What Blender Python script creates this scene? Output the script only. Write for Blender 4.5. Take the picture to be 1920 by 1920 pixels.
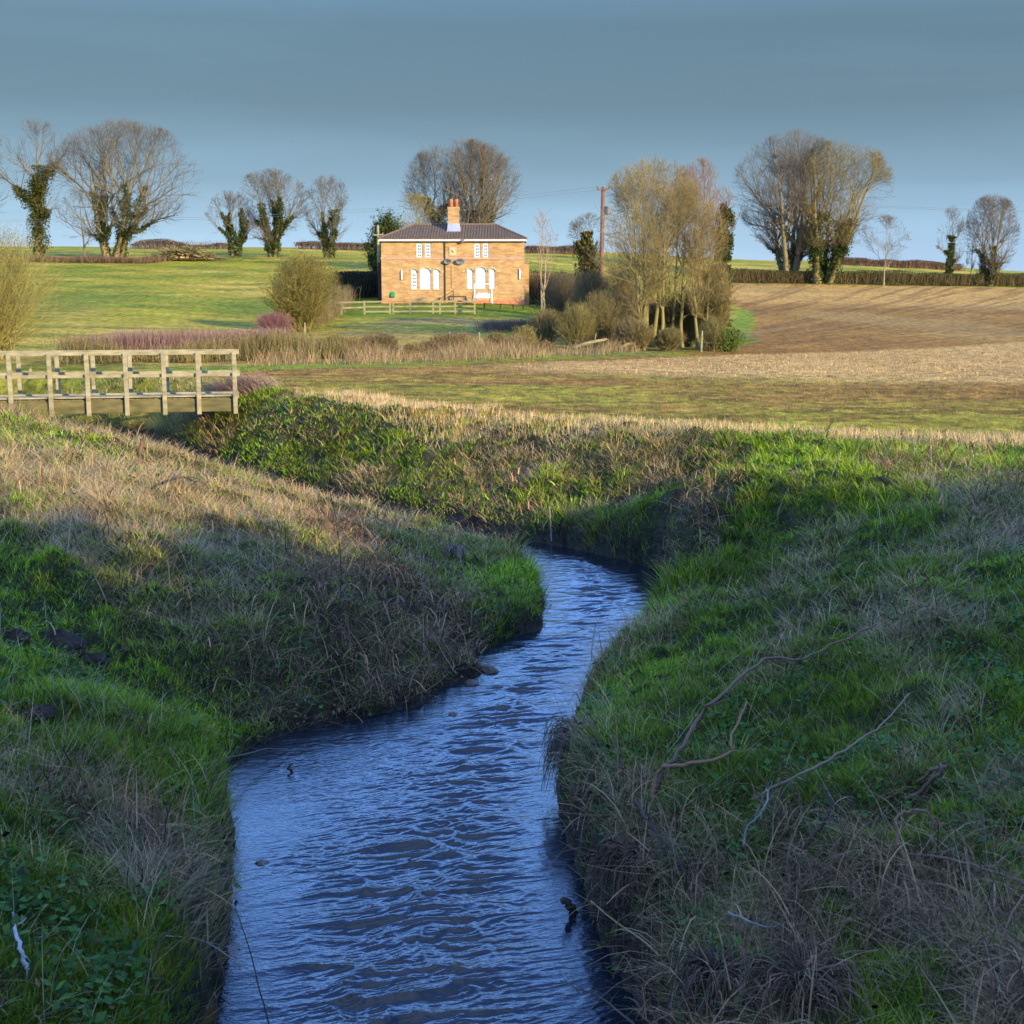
import bpy, math, random
import numpy as np
from mathutils import Vector

# ------------------------------------------------------------------ camera, world, sun, exposure
S = bpy.context.scene
for o in list(bpy.data.objects):
    bpy.data.objects.remove(o)
COL = S.collection
F = 2400.0                       # focal length in pixels of a 1920 px wide picture
CZ = 4.0                         # eye height above the water
TP = 400.0 / F
PITCH = math.atan(TP)
cam_d = bpy.data.cameras.new('camera')
cam = bpy.data.objects.new('camera', cam_d)
COL.objects.link(cam)
cam.location = (0, 0, CZ)
cam.rotation_euler = (math.pi / 2 - PITCH, 0, 0)
cam_d.sensor_width = 24
cam_d.lens = 24 * F / 1920
cam_d.clip_end = 5000
cam_d.clip_start = 0.05
cam_d.dof.use_dof = True
cam_d.dof.focus_distance = 14
cam_d.dof.aperture_fstop = 4.5
S.camera = cam

SUN_EL, SUN_A = math.radians(17), math.radians(42)      # azimuth measured from behind the camera to the right
TOSUN = Vector((math.sin(SUN_A) * math.cos(SUN_EL), -math.cos(SUN_A) * math.cos(SUN_EL), math.sin(SUN_EL)))
sd = bpy.data.lights.new('sun', 'SUN')
sd.energy = 4.8
sd.angle = math.radians(0.55)
sd.color = (1.0, 0.79, 0.42)
so = bpy.data.objects.new('sun', sd)
COL.objects.link(so)
so.rotation_euler = TOSUN.to_track_quat('Z', 'Y').to_euler()
so.location = (20, -20, 30)

W = bpy.data.worlds.new('World')
S.world = W
W.use_nodes = True
wn, wl = W.node_tree.nodes, W.node_tree.links
wn.clear()
out = wn.new('ShaderNodeOutputWorld')
bg = wn.new('ShaderNodeBackground')
sky = wn.new('ShaderNodeTexSky')
sky.sky_type = 'NISHITA'
sky.sun_disc = False
sky.sun_elevation = SUN_EL
sky.sun_rotation = math.atan2(TOSUN.x, TOSUN.y)
sky.air_density = 1.0
sky.dust_density = 0.6
sky.ozone_density = 2.0
bg.inputs[1].default_value = 0.12
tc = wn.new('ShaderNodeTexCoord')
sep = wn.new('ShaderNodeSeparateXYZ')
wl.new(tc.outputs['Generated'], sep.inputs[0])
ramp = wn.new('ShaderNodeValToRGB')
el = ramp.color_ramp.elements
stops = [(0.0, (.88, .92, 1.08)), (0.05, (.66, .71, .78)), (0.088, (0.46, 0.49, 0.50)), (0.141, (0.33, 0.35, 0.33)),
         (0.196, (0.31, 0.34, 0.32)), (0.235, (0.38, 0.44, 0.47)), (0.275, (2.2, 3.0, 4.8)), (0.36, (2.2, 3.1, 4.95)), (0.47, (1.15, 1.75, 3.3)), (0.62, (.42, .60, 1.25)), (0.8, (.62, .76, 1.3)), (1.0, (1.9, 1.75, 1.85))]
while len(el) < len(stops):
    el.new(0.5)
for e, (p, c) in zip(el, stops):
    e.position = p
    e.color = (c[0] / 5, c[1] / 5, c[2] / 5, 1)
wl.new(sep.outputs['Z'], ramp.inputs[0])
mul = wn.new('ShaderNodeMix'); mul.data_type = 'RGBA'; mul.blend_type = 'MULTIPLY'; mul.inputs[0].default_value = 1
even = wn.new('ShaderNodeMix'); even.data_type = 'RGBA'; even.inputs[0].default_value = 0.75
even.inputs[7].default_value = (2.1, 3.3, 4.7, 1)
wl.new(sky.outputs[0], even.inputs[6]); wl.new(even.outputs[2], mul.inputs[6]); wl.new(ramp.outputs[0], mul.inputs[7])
mp = wn.new('ShaderNodeMapping'); mp.inputs['Scale'].default_value = (1.6, 1.6, 14)
mp.inputs['Rotation'].default_value = (0.05, 0.12, 0.3)
nz = wn.new('ShaderNodeTexNoise'); nz.inputs['Scale'].default_value = 1.6; nz.inputs['Detail'].default_value = 5
nz.inputs['Distortion'].default_value = 0.4
wl.new(tc.outputs['Generated'], mp.inputs[0]); wl.new(mp.outputs[0], nz.inputs[0])
cr = wn.new('ShaderNodeMapRange'); cr.inputs[1].default_value = 0.42; cr.inputs[2].default_value = 0.75
cr.inputs[3].default_value = 5.0 * 0.96; cr.inputs[4].default_value = 5.0 * 1.10
wl.new(nz.outputs[0], cr.inputs[0])
vm = wn.new('ShaderNodeVectorMath'); vm.operation = 'SCALE'
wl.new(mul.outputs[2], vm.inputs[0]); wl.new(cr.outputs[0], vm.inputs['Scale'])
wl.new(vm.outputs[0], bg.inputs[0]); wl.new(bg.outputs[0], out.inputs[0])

S.view_settings.view_transform = 'Standard'
S.view_settings.look = 'None'
S.view_settings.exposure = 0.93
S.view_settings.gamma = 1.0
S.cycles.max_bounces = 5
S.cycles.diffuse_bounces = 2
S.cycles.glossy_bounces = 2
S.cycles.transmission_bounces = 3
S.cycles.transparent_max_bounces = 4
S.cycles.use_adaptive_sampling = True
S.cycles.use_denoising = True
S.cycles.sample_clamp_indirect = 4

RNG = np.random.default_rng(7)
random.seed(7)

# ------------------------------------------------------------------ helpers
_T = np.random.default_rng(99).random((8, 256, 256))
def vnoise(x, y, k=0):
    x = np.asarray(x, float); y = np.asarray(y, float)
    ix = np.floor(x).astype(int); iy = np.floor(y).astype(int)
    fx = x - ix; fy = y - iy
    fx = fx * fx * (3 - 2 * fx); fy = fy * fy * (3 - 2 * fy)
    T = _T[k % 8]
    a = T[ix & 255, iy & 255]; b = T[(ix + 1) & 255, iy & 255]
    c = T[ix & 255, (iy + 1) & 255]; d = T[(ix + 1) & 255, (iy + 1) & 255]
    return (a * (1 - fx) + b * fx) * (1 - fy) + (c * (1 - fx) + d * fx) * fy
def fbm(x, y, k=0, o=4):
    s = 0; a = 0.5; t = 0
    for i in range(o):
        s = s + a * vnoise(x * 2 ** i + 13.7 * i, y * 2 ** i - 7.1 * i, k + i); t += a; a *= 0.5
    return s / t - 0.5
def sst(a, b, x):
    t = np.clip((x - a) / (b - a), 0, 1)
    return t * t * (3 - 2 * t)

def link(o, parent=None):
    COL.objects.link(o)
    if parent is not None:
        o.parent = parent
    return o
def tag(o, label=None, cat=None, group=None, kind=None):
    if label: o['label'] = label
    if cat: o['category'] = cat
    if group: o['group'] = group
    if kind: o['kind'] = kind
    return o
def empty(name, loc, label, cat, group=None, kind=None):
    o = bpy.data.objects.new(name, None)
    o.location = loc
    o.empty_display_size = 0.2
    link(o)
    return tag(o, label, cat, group, kind)
def np_mesh(name, V, Q, mat, parent=None, col=None, smooth=True, T=None):
    """V (n,3); Q (m,4) quads; T (k,3) triangles; coordinates relative to the parent"""
    me = bpy.data.meshes.new(name)
    V = np.asarray(V, np.float32)
    Q = np.zeros((0, 4), np.int32) if Q is None else np.asarray(Q, np.int32)
    T = np.zeros((0, 3), np.int32) if T is None else np.asarray(T, np.int32)
    me.vertices.add(len(V)); me.vertices.foreach_set('co', V.ravel())
    nl = Q.size + T.size
    me.loops.add(nl)
    me.loops.foreach_set('vertex_index', np.concatenate([Q.ravel(), T.ravel()]))
    npoly = len(Q) + len(T)
    me.polygons.add(npoly)
    st = np.concatenate([np.arange(len(Q)) * 4, Q.size + np.arange(len(T)) * 3]).astype(np.int32)
    me.polygons.foreach_set('loop_start', st)
    me.polygons.foreach_set('use_smooth', np.full(npoly, smooth))
    if col is not None:
        ca = me.color_attributes.new('tint', 'FLOAT_COLOR', 'POINT')
        c4 = np.ones((len(V), 4), np.float32); c4[:, :3] = col
        ca.data.foreach_set('color', c4.ravel())
    me.update(calc_edges=True)
    me.validate()
    if mat is not None:
        me.materials.append(mat)
    return link(bpy.data.objects.new(name, me), parent)

class MB:
    """collects boxes, bars, prisms and tubes into one mesh"""
    def __init__(s): s.v = []; s.f = []
    def add(s, vs, fs):
        n = len(s.v); s.v += [tuple(v) for v in vs]; s.f += [tuple(i + n for i in f) for f in fs]
    def box(s, x0, x1, y0, y1, z0, z1):
        s.add([(x0, y0, z0), (x1, y0, z0), (x1, y1, z0), (x0, y1, z0), (x0, y0, z1), (x1, y0, z1), (x1, y1, z1), (x0, y1, z1)],
              [(0, 3, 2, 1), (4, 5, 6, 7), (0, 1, 5, 4), (1, 2, 6, 5), (2, 3, 7, 6), (3, 0, 4, 7)])
    def bar(s, a, b, w, h):
        a = Vector(a); b = Vector(b); d = (b - a).normalized()
        up = Vector((0, 0, 1)) if abs(d.z) < 0.9 else Vector((0, 1, 0))
        x = d.cross(up).normalized() * w / 2; z = x.cross(d).normalized() * h / 2
        s.add([a - x - z, a + x - z, a + x + z, a - x + z, b - x - z, b + x - z, b + x + z, b - x + z],
              [(0, 1, 2, 3), (4, 7, 6, 5), (0, 4, 5, 1), (1, 5, 6, 2), (2, 6, 7, 3), (3, 7, 4, 0)])
    def tube(s, pts, rad, k=8, cap=True):
        pts = [Vector(p) for p in pts]; n = len(s.v)
        if not hasattr(rad, '__len__'): rad = [rad] * len(pts)
        for i, p in enumerate(pts):
            d = (pts[min(i + 1, len(pts) - 1)] - pts[max(i - 1, 0)]).normalized()
            up = Vector((0, 0, 1)) if abs(d.z) < 0.95 else Vector((1, 0, 0))
            x = d.cross(up).normalized(); y = d.cross(x)
            for j in range(k):
                a = 2 * math.pi * j / k
                s.v.append(tuple(p + (x * math.cos(a) + y * math.sin(a)) * rad[i]))
        for i in range(len(pts) - 1):
            for j in range(k):
                a = n + i * k + j; b = n + i * k + (j + 1) % k
                s.f.append((a, b, b + k, a + k))
        if cap:
            s.f.append(tuple(n + j for j in range(k))[::-1]); s.f.append(tuple(n + (len(pts) - 1) * k + j for j in range(k)))
    def prism(s, poly, y0, y1):
        """poly: list of (x, z); extruded along y"""
        m = len(poly); n = len(s.v)
        s.v += [(x, y0, z) for x, z in poly] + [(x, y1, z) for x, z in poly]
        s.f.append(tuple(range(n, n + m))); s.f.append(tuple(range(n + 2 * m - 1, n + m - 1, -1)))
        for i in range(m):
            j = (i + 1) % m
            s.f.append((n + i, n + m + i, n + m + j, n + j))
    def build(s, name, mat, parent=None, smooth=False, bevel=0):
        me = bpy.data.meshes.new(name); me.from_pydata(s.v, [], s.f)
        me.materials.append(mat)
        if smooth:
            me.polygons.foreach_set('use_smooth', [True] * len(me.polygons))
        me.update()
        o = link(bpy.data.objects.new(name, me), parent)
        if bevel:
            m = o.modifiers.new('bevel', 'BEVEL'); m.width = bevel; m.segments = 1; m.limit_method = 'ANGLE'
        return o

# materials
def mat_base(name):
    m = bpy.data.materials.new(name); m.use_nodes = True
    n, l = m.node_tree.nodes, m.node_tree.links
    b = n['Principled BSDF']
    return m, n, l, b
def mat_plain(name, c, c2=None, scale=4.0, rough=0.8, bump=0.0, detail=5, stretch=(1, 1, 1), spec=0.3, lo=0.35, hi=0.65):
    m, n, l, b = mat_base(name)
    b.inputs['Roughness'].default_value = rough
    b.inputs['Specular IOR Level'].default_value = spec
    tcn = n.new('ShaderNodeTexCoord'); mpn = n.new('ShaderNodeMapping')
    mpn.inputs['Scale'].default_value = stretch
    nn = n.new('ShaderNodeTexNoise'); nn.inputs['Scale'].default_value = scale; nn.inputs['Detail'].default_value = detail
    l.new(tcn.outputs['Object'], mpn.inputs[0]); l.new(mpn.outputs[0], nn.inputs[0])
    rr = n.new('ShaderNodeValToRGB')
    rr.color_ramp.elements[0].position = lo; rr.color_ramp.elements[1].position = hi
    rr.color_ramp.elements[0].color = (*c, 1); rr.color_ramp.elements[1].color = (*(c2 or c), 1)
    l.new(nn.outputs[0], rr.inputs[0]); l.new(rr.outputs[0], b.inputs['Base Color'])
    if bump:
        bp = n.new('ShaderNodeBump'); bp.inputs['Strength'].default_value = bump; bp.inputs['Distance'].default_value = 0.05
        l.new(nn.outputs[0], bp.inputs['Height']); l.new(bp.outputs[0], b.inputs['Normal'])
    return m
def mat_tint(name, rough=0.7, trans=0.25, spec=0.2):
    """per-blade colour from the mesh, part of the light passing through thin leaves"""
    m, n, l, b = mat_base(name)
    at = n.new('ShaderNodeAttribute'); at.attribute_name = 'tint'
    b.inputs['Roughness'].default_value = rough
    b.inputs['Specular IOR Level'].default_value = spec
    l.new(at.outputs['Color'], b.inputs['Base Color'])
    if trans:
        tr = n.new('ShaderNodeBsdfTranslucent'); mx = n.new('ShaderNodeMixShader'); mx.inputs[0].default_value = trans
        l.new(at.outputs['Color'], tr.inputs[0])
        l.new(b.outputs[0], mx.inputs[1]); l.new(tr.outputs[0], mx.inputs[2]); l.new(mx.outputs[0], n['Material Output'].inputs[0])
    return m
M = {}
M['leaf'] = mat_tint('leaf_blades')
M['wood_tint'] = mat_tint('wood_tint', 0.85, 0.0, 0.15)

# ------------------------------------------------------------------ camera geometry in world terms
CP, SP = math.cos(PITCH), math.sin(PITCH)
def ray(u, v):
    k = (960 - v) / F
    return ((u - 960) / F, CP + SP * k, -SP + CP * k)
def slope(v):
    r = ray(960, v); return r[2] / r[1]
def at(u, v, D):
    """point seen at (u, v) at distance D along y"""
    r = ray(u, v); s = D / r[1]
    return np.array([r[0] * s, D, CZ + r[2] * s])
def at0(u, v, z=0.0):
    r = ray(u, v); s = (z - CZ) / r[2]
    return np.array([r[0] * s, r[1] * s])

# ------------------------------------------------------------------ terrain
TD = np.array([30, 35, 45, 55, 70, 90, 110, 140, 180, 260, 500, 900.])
TU = np.array([-600, 0, 300, 560, 850, 1100, 1350, 1600, 1920, 2600.])
TV = np.array([
 [760, 731, 693, 665, 628, 588, 560, 522, 486, 466, 475, 500],
 [760, 731, 693, 665, 628, 588, 560, 522, 486, 464, 475, 500],
 [760, 731, 693, 666, 632, 592, 562, 524, 488, 466, 475, 500],
 [760, 731, 693, 669, 640, 604, 575, 530, 487, 468, 475, 500],
 [760, 731, 693, 671, 640, 600, 567, 522, 484, 471, 478, 500],
 [760, 731, 694, 672, 645, 610, 578, 538, 502, 474, 480, 500],
 [760, 731, 695, 675, 650, 620, 596, 565, 534, 490, 495, 510],
 [760, 731, 697, 678, 655, 624, 600, 570, 539, 495, 497, 508],
 [760, 731, 697, 680, 657, 627, 602, 574, 544, 519, 514, 516],
 [760, 731, 697, 680, 657, 627, 602, 576, 548, 530, 522, 520.]])
_Z = np.array([[CZ + slope(v) * d for v, d in zip(row, TD)] for row in TV])
_Z[:, 0] = 1.5; _Z[:, 1] = 1.5
LY = np.linspace(math.log(30), math.log(900), 240)
LU = np.linspace(-600, 2600, 161)
_g = np.array([np.interp(LY, np.log(TD), r) for r in _Z])
_g = np.array([np.interp(LU, TU, _g[:, j]) for j in range(_g.shape[1])]).T       # (u, y)
def _blur(a, n, ax):
    k = np.hanning(2 * n + 3)[1:-1]; k /= k.sum()
    p = np.pad(a, [(n, n) if i == ax else (0, 0) for i in range(2)], mode='edge')
    return np.apply_along_axis(lambda q: np.convolve(q, k, 'valid'), ax, p)
_g = _blur(_blur(_g, 6, 1), 8, 0)
def far_h(x, y):
    ys = np.maximum(y, 30.0)
    u = np.clip(960 + x / ys * F * 1.0138, -600, 2600)
    a = np.clip((np.log(np.clip(ys, 30, 899)) - LY[0]) / (LY[1] - LY[0]), 0, len(LY) - 1.001)
    b = (u - LU[0]) / (LU[1] - LU[0]); b = np.clip(b, 0, len(LU) - 1.001)
    ia = a.astype(int); ib = b.astype(int); fa = a - ia; fb = b - ib
    return (_g[ib, ia] * (1 - fa) + _g[ib, ia + 1] * fa) * (1 - fb) + (_g[ib + 1, ia] * (1 - fa) + _g[ib + 1, ia + 1] * fa) * fb

LEFT = [(-2.2, -24), (-1.7, -6), (-1.45, 3)] + [tuple(at0(u, v)) for u, v in
        [(400, 1920), (428, 1750), (436, 1620), (428, 1500), (425, 1430), (470, 1400), (560, 1372), (690, 1345), (790, 1322), (825, 1292),
         (905, 1262), (890, 1228), (960, 1195), (1012, 1182), (1020, 1140), (1005, 1085), (965, 1034)]] + \
       [(-1.3, 21.7), (-3.2, 23.4), (-5.5, 26.0), (-8.8, 30.3), (-12, 34.5), (-18, 38), (-40, 44)]
RIGHT = [(0.9, -24), (0.7, -6), (0.8, 3)] + [tuple(at0(u, v)) for u, v in
        [(1215, 1920), (1150, 1800), (1110, 1700), (1075, 1600), (1050, 1530), (1050, 1460), (1082, 1380), (1092, 1310), (1130, 1262), (1205, 1190),
         (1242, 1120), (1240, 1072), (1180, 1052), (1060, 1025), (960, 1008), (900, 992)]] + \
        [(-1.15, 23.1), (-3.0, 25.2), (-5.2, 28.0), (-7.4, 31.6), (-10.2, 36.2), (-17, 40.2), (-40, 47)]
RX0, RX1, RY0, RY1, RS = -22.0, 22.0, -14.0, 46.0, 0.05
gx = np.arange(RX0, RX1, RS); gy = np.arange(RY0, RY1, RS)
GX, GY = np.meshgrid(gx, gy, indexing='ij')
def pdist(line, X, Y):
    best = np.full(X.shape, 1e9)
    for (x0, y0), (x1, y1) in zip(line[:-1], line[1:]):
        dx, dy = x1 - x0, y1 - y0; L2 = dx * dx + dy * dy
        t = np.clip(((X - x0) * dx + (Y - y0) * dy) / L2, 0, 1)
        best = np.minimum(best, (X - x0 - t * dx) ** 2 + (Y - y0 - t * dy) ** 2)
    return np.sqrt(best)
def inside(poly, X, Y):
    r = np.zeros(X.shape, bool); n = len(poly); j = n - 1
    for i in range(n):
        xi, yi = poly[i]; xj, yj = poly[j]
        c = ((yi > Y) != (yj > Y))
        with np.errstate(divide='ignore', invalid='ignore'):
            c &= X < (xj - xi) * (Y - yi) / (yj - yi + 1e-12) + xi
        r ^= c; j = i
    return r
WX = GX + 0.10 * fbm(GX * 2.2, GY * 2.2, 1); WY = GY + 0.10 * fbm(GX * 2.2, GY * 2.2, 3)
dL = pdist(LEFT, WX, WY); dR = pdist(RIGHT, WX, WY)
IN = inside(LEFT + RIGHT[::-1], WX, WY)
onleft = dL < dR
D_ = np.where(onleft, dL, dR)
def prof(tab, y):
    a = np.array(tab).T
    return [np.interp(y, a[0], a[i]) for i in range(1, len(a))]
lipL, runL, wL, pL = prof([(0, .80, .16, 2.2, .8), (9.3, .72, .16, 2.8, .8), (10.3, .40, .45, 3.0, .9), (11.4, .10, .5, 3.2, .8), (13.8, .16, .4, 3.6, .8),
                           (15.2, .30, .3, 4.6, 1.1), (17.5, .22, .3, 5.4, 1.5), (20.5, .12, .3, 5.0, 1.5), (22.2, .30, .35, 3.5, 1), (28.5, .3, .35, 3.3, 1), (30.5, .25, .35, 3.8, 1.1), (34, .35, .35, 3, 1), (60, .35, .35, 3, 1)], GY)
lipR, runR, wR, pR = prof([(0, .6, .16, 3.4, .8), (9.5, .62, .16, 3.6, .8), (11, .42, .25, 3.8, .8), (14, .4, .3, 4.2, .8), (16.3, .5, .35, 3.4, .8), (17.6, 1.1, .35, 1.8, 1), (19, 1.15, .35, 1.7, 1),
                           (20.3, .6, .5, 2.9, 1), (21.5, .3, .4, 3.6, 1), (28, .3, .4, 3.0, 1), (30, .4, .4, 1.9, .9), (33, .4, .4, 1.6, .8), (60, .3, .4, 3, 1)], GY)
lip = np.where(onleft, lipL, lipR); run = np.where(onleft, runL, runR); wd = np.where(onleft, wL, wR); pp = np.where(onleft, pL, pR)
base = far_h(GX, GY) + 0.10 * fbm(GX * .35, GY * .35, 2)
s1 = np.clip(D_ / run, 0, 1); s1 = np.sqrt(s1) * (2 - s1) * 0.5 + 0.5 * s1
s2 = np.clip((D_ - run * .6) / wd, 0, 1) ** pp; s2 = s2 * s2 * (3 - 2 * s2) * .5 + s2 * .5
lump = np.abs(fbm(GX * 1.5, GY * 1.5, 4, 3)) * 0.55 + 0.20 * fbm(GX * 5, GY * 5, 6, 3)
HZ = lip * s1 + (base - lip) * s2 + (lump - 0.06) * sst(0.1, 0.9, D_) * (1 - 0.75 * sst(0, 1, (D_ - wd * 1.1) / 2.5))
HZ = np.where(IN, -0.04 - 0.28 * sst(0, .6, D_), HZ + 0.012)
# low earth wall by the nook on the right bank, and flat field beyond
def near_lookup(A, x, y):
    a = np.clip((x - RX0) / RS, 0, A.shape[0] - 1.001); b = np.clip((y - RY0) / RS, 0, A.shape[1] - 1.001)
    ia = a.astype(int); ib = b.astype(int); fa = a - ia; fb = b - ib
    return (A[ia, ib] * (1 - fa) + A[ia + 1, ib] * fa) * (1 - fb) + (A[ia, ib + 1] * (1 - fa) + A[ia + 1, ib + 1] * fa) * fb
def H(x, y):
    x = np.asarray(x, float); y = np.asarray(y, float)
    f = far_h(x, y) + 0.10 * fbm(x * .35, y * .35, 2)
    f = f + (0.0025 * np.clip(y - 46, 0, 400)) * fbm(x * .045, y * .045, 5, 3) * 2
    m = sst(0, 3, np.minimum(np.minimum(x - RX0, RX1 - x), np.minimum(y - RY0, RY1 - y)))
    return np.where(m > 0, near_lookup(HZ, x, y) * m + f * (1 - m), f)
def SD(x, y):
    """signed distance to the water's edge (negative in the water)"""
    return near_lookup(np.where(IN, -D_, D_), x, y)
def H1(x, y): return float(H(np.array([x]), np.array([y]))[0])
def hit(u, v, h=0.0, dmin=4.0, dmax=400.0):
    """where the sight line through (u, v) meets the ground raised by h"""
    r = ray(u, v); ys = np.exp(np.linspace(math.log(dmin), math.log(dmax), 4000)); s = ys / r[1]
    X = r[0] * s; Z = CZ + r[2] * s; g = H(X, ys) + h
    i = int(np.argmax(Z < g))
    if Z[i] >= g[i]: i = len(ys) - 1
    return np.array([X[i], ys[i], g[i]])

th = np.concatenate([np.linspace(-math.pi, -0.62, 46)[:-1], np.linspace(-0.62, 0.62, 620), np.linspace(0.62, math.pi, 46)[1:-1]])
rr_ = np.concatenate([[0.02, 0.6, 1.2, 1.8, 2.4], np.exp(np.linspace(math.log(3), math.log(900), 980))])
TH, RR = np.meshgrid(th, rr_, indexing='ij')
GXX = RR * np.sin(TH); GYY = RR * np.cos(TH)
gz = H(GXX.ravel(), GYY.ravel()).reshape(GXX.shape)
nt, nr = GXX.shape
V = np.stack([GXX.ravel(), GYY.ravel(), gz.ravel()], 1)
i, j = np.meshgrid(np.arange(nt), np.arange(nr - 1), indexing='ij'); i2 = (i + 1) % nt
Q = np.stack([i * nr + j, i * nr + j + 1, i2 * nr + j + 1, i2 * nr + j], -1).reshape(-1, 4)

# ground cover colours
def lin(r, g, b):
    return np.array([((c / 255) ** 2.2) for c in (r, g, b)])
C_PAST = np.array([.27, .245, .018]); C_PAST2 = np.array([.42, .31, .05]); C_GRN = np.array([.12, .17, .012])
C_SOIL = np.array([.30, .165, .036]); C_SOILD = np.array([.15, .08, .022]); C_STRAW = np.array([.50, .32, .11]); C_MUD = np.array([.035, .026, .02])
C_BANK = np.array([.055, .055, .025])
x = V[:, 0]; y = V[:, 1]
col = np.tile(C_PAST, (len(V), 1))
def paint(mask, c):
    m = np.clip(mask, 0, 1)[:, None]
    col[:] = col * (1 - m) + c * m
n1 = fbm(x * .05, y * .09, 1, 5); n2 = fbm(x * .4, y * .6, 2, 4); n3 = fbm(x * .15, y * .3, 5, 4)
paint(sst(-.10, .16, n1 + .5 * n2), C_PAST2)
paint(sst(.02, .16, n3) * .75, C_GRN)
farfac = sst(150, 230, y)
def strawf(x, y):
    return sst(40.5, 47.5, y + .38 * x + 3 * fbm(x * .15, y * .2, 2)) * (1 - sst(48.6, 51.6, y - .93 * x + 2.0 * fbm(x * .3, y * .15, 2))) * sst(-3, 3, x)
def poly_world(pts):
    return [tuple(hit(u, v)[:2]) for u, v in pts]
# the arable field on the right: near edge follows the stream bank, far edge the hedge
FIELD_NEAR = [(-5.4, 33.8), (-3.4, 30.4), (-1.2, 26.8), (1.0, 25.4), (3.4, 23.9), (6.0, 22.6), (9.0, 21.6), (30, 19.5)]
FIELD = FIELD_NEAR + [(200, 60), (200, 185), (72, 184), (28, 181), (24, 160), (21.5, 120), (17, 95), (13.5, 76), (10.8, 69), (6.5, 60), (0.0, 54), (-5, 48.5), (-9.5, 46), (-12, 42)]
fx = x + 1.2 * fbm(x * .3, y * .3, 3) * np.clip(y / 60, .2, 1); fy = y + 1.2 * fbm(x * .3, y * .3, 4) * np.clip(y / 60, .2, 1)
inf = inside(FIELD, fx, fy).astype(float)
paint(inf, C_SOIL)
g1 = fbm(x * .09 + 3, y * .55, 1, 5); g2 = fbm(x * 1.1, y * 3.0, 3, 3)
paint(inf * sst(-.10, .16, g1 + .5 * g2 + .06) * (1 - sst(36, 47, y - .12 * x)) , np.array([.30, .28, .03]))
paint(inf * sst(-.05, .12, g2 + .5 * fbm(x * .2, y * .9, 6)) * .75 * (1 - .5 * sst(50, 70, y)), C_SOILD)
straw = inf * strawf(x, y)
paint(straw * .9, C_STRAW)
paint(inf * sst(128, 146, y + 0.1 * x) * .7, C_STRAW * np.array([1.0, .95, .8]))
fu = np.arctan2(y - 40, x + 8) * 60; g3 = fbm(fu * 2.4, np.hypot(x, y) * .03, 6, 4)
paint(inf * (1 - strawf(x, y)) * sst(.02, .14, g3) * sst(56, 66, y) * .6, C_SOILD)
paint(inf * sst(.10, .2, fbm(x * .06, y * .03, 1, 4)) * sst(66, 80, y) * (1 - strawf(x, y)) * .5, np.array([.33, .22, .07]))
# green headland round the field and rough ground between the bridge and the cottage
dF = pdist(FIELD[8:], fx, fy)
hw_ = np.where(y > 62, .45, 1.0)
paint((1 - sst(hw_, hw_ * 2.4, dF)) * (y > 25) * (y < 120) * .9, C_GRN * 1.3)
yard = 1 - sst(.75, 1.1, np.hypot((x + 5) / 21, (y - 110) / 19) + .5 * n1 + .3 * n3)
paint(yard * .85, C_GRN)
rough = inside([(-30, 49), (-10, 46.5), (0, 54), (7, 60.5), (12, 70), (20, 95), (-8, 92), (-20, 60)], fx, fy) * 1.0
paint(rough * sst(-.15, .15, n2 + n3) * .7, np.array([.20, .145, .07]))
nearz = (1 - sst(30, 44, y)) * (1 - inf)
paint(nearz, C_BANK)
z = V[:, 2]
inr = (x > RX0) & (x < RX1) & (y > RY0) & (y < RY1)
sdv = np.where(inr, SD(x, y), 9)
paint((1 - sst(.05, .5, sdv)) * (1 - sst(.1, .8, z)), C_MUD)
paint((sdv < 0) * 1.0, np.array([.06, .05, .035]))

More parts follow.
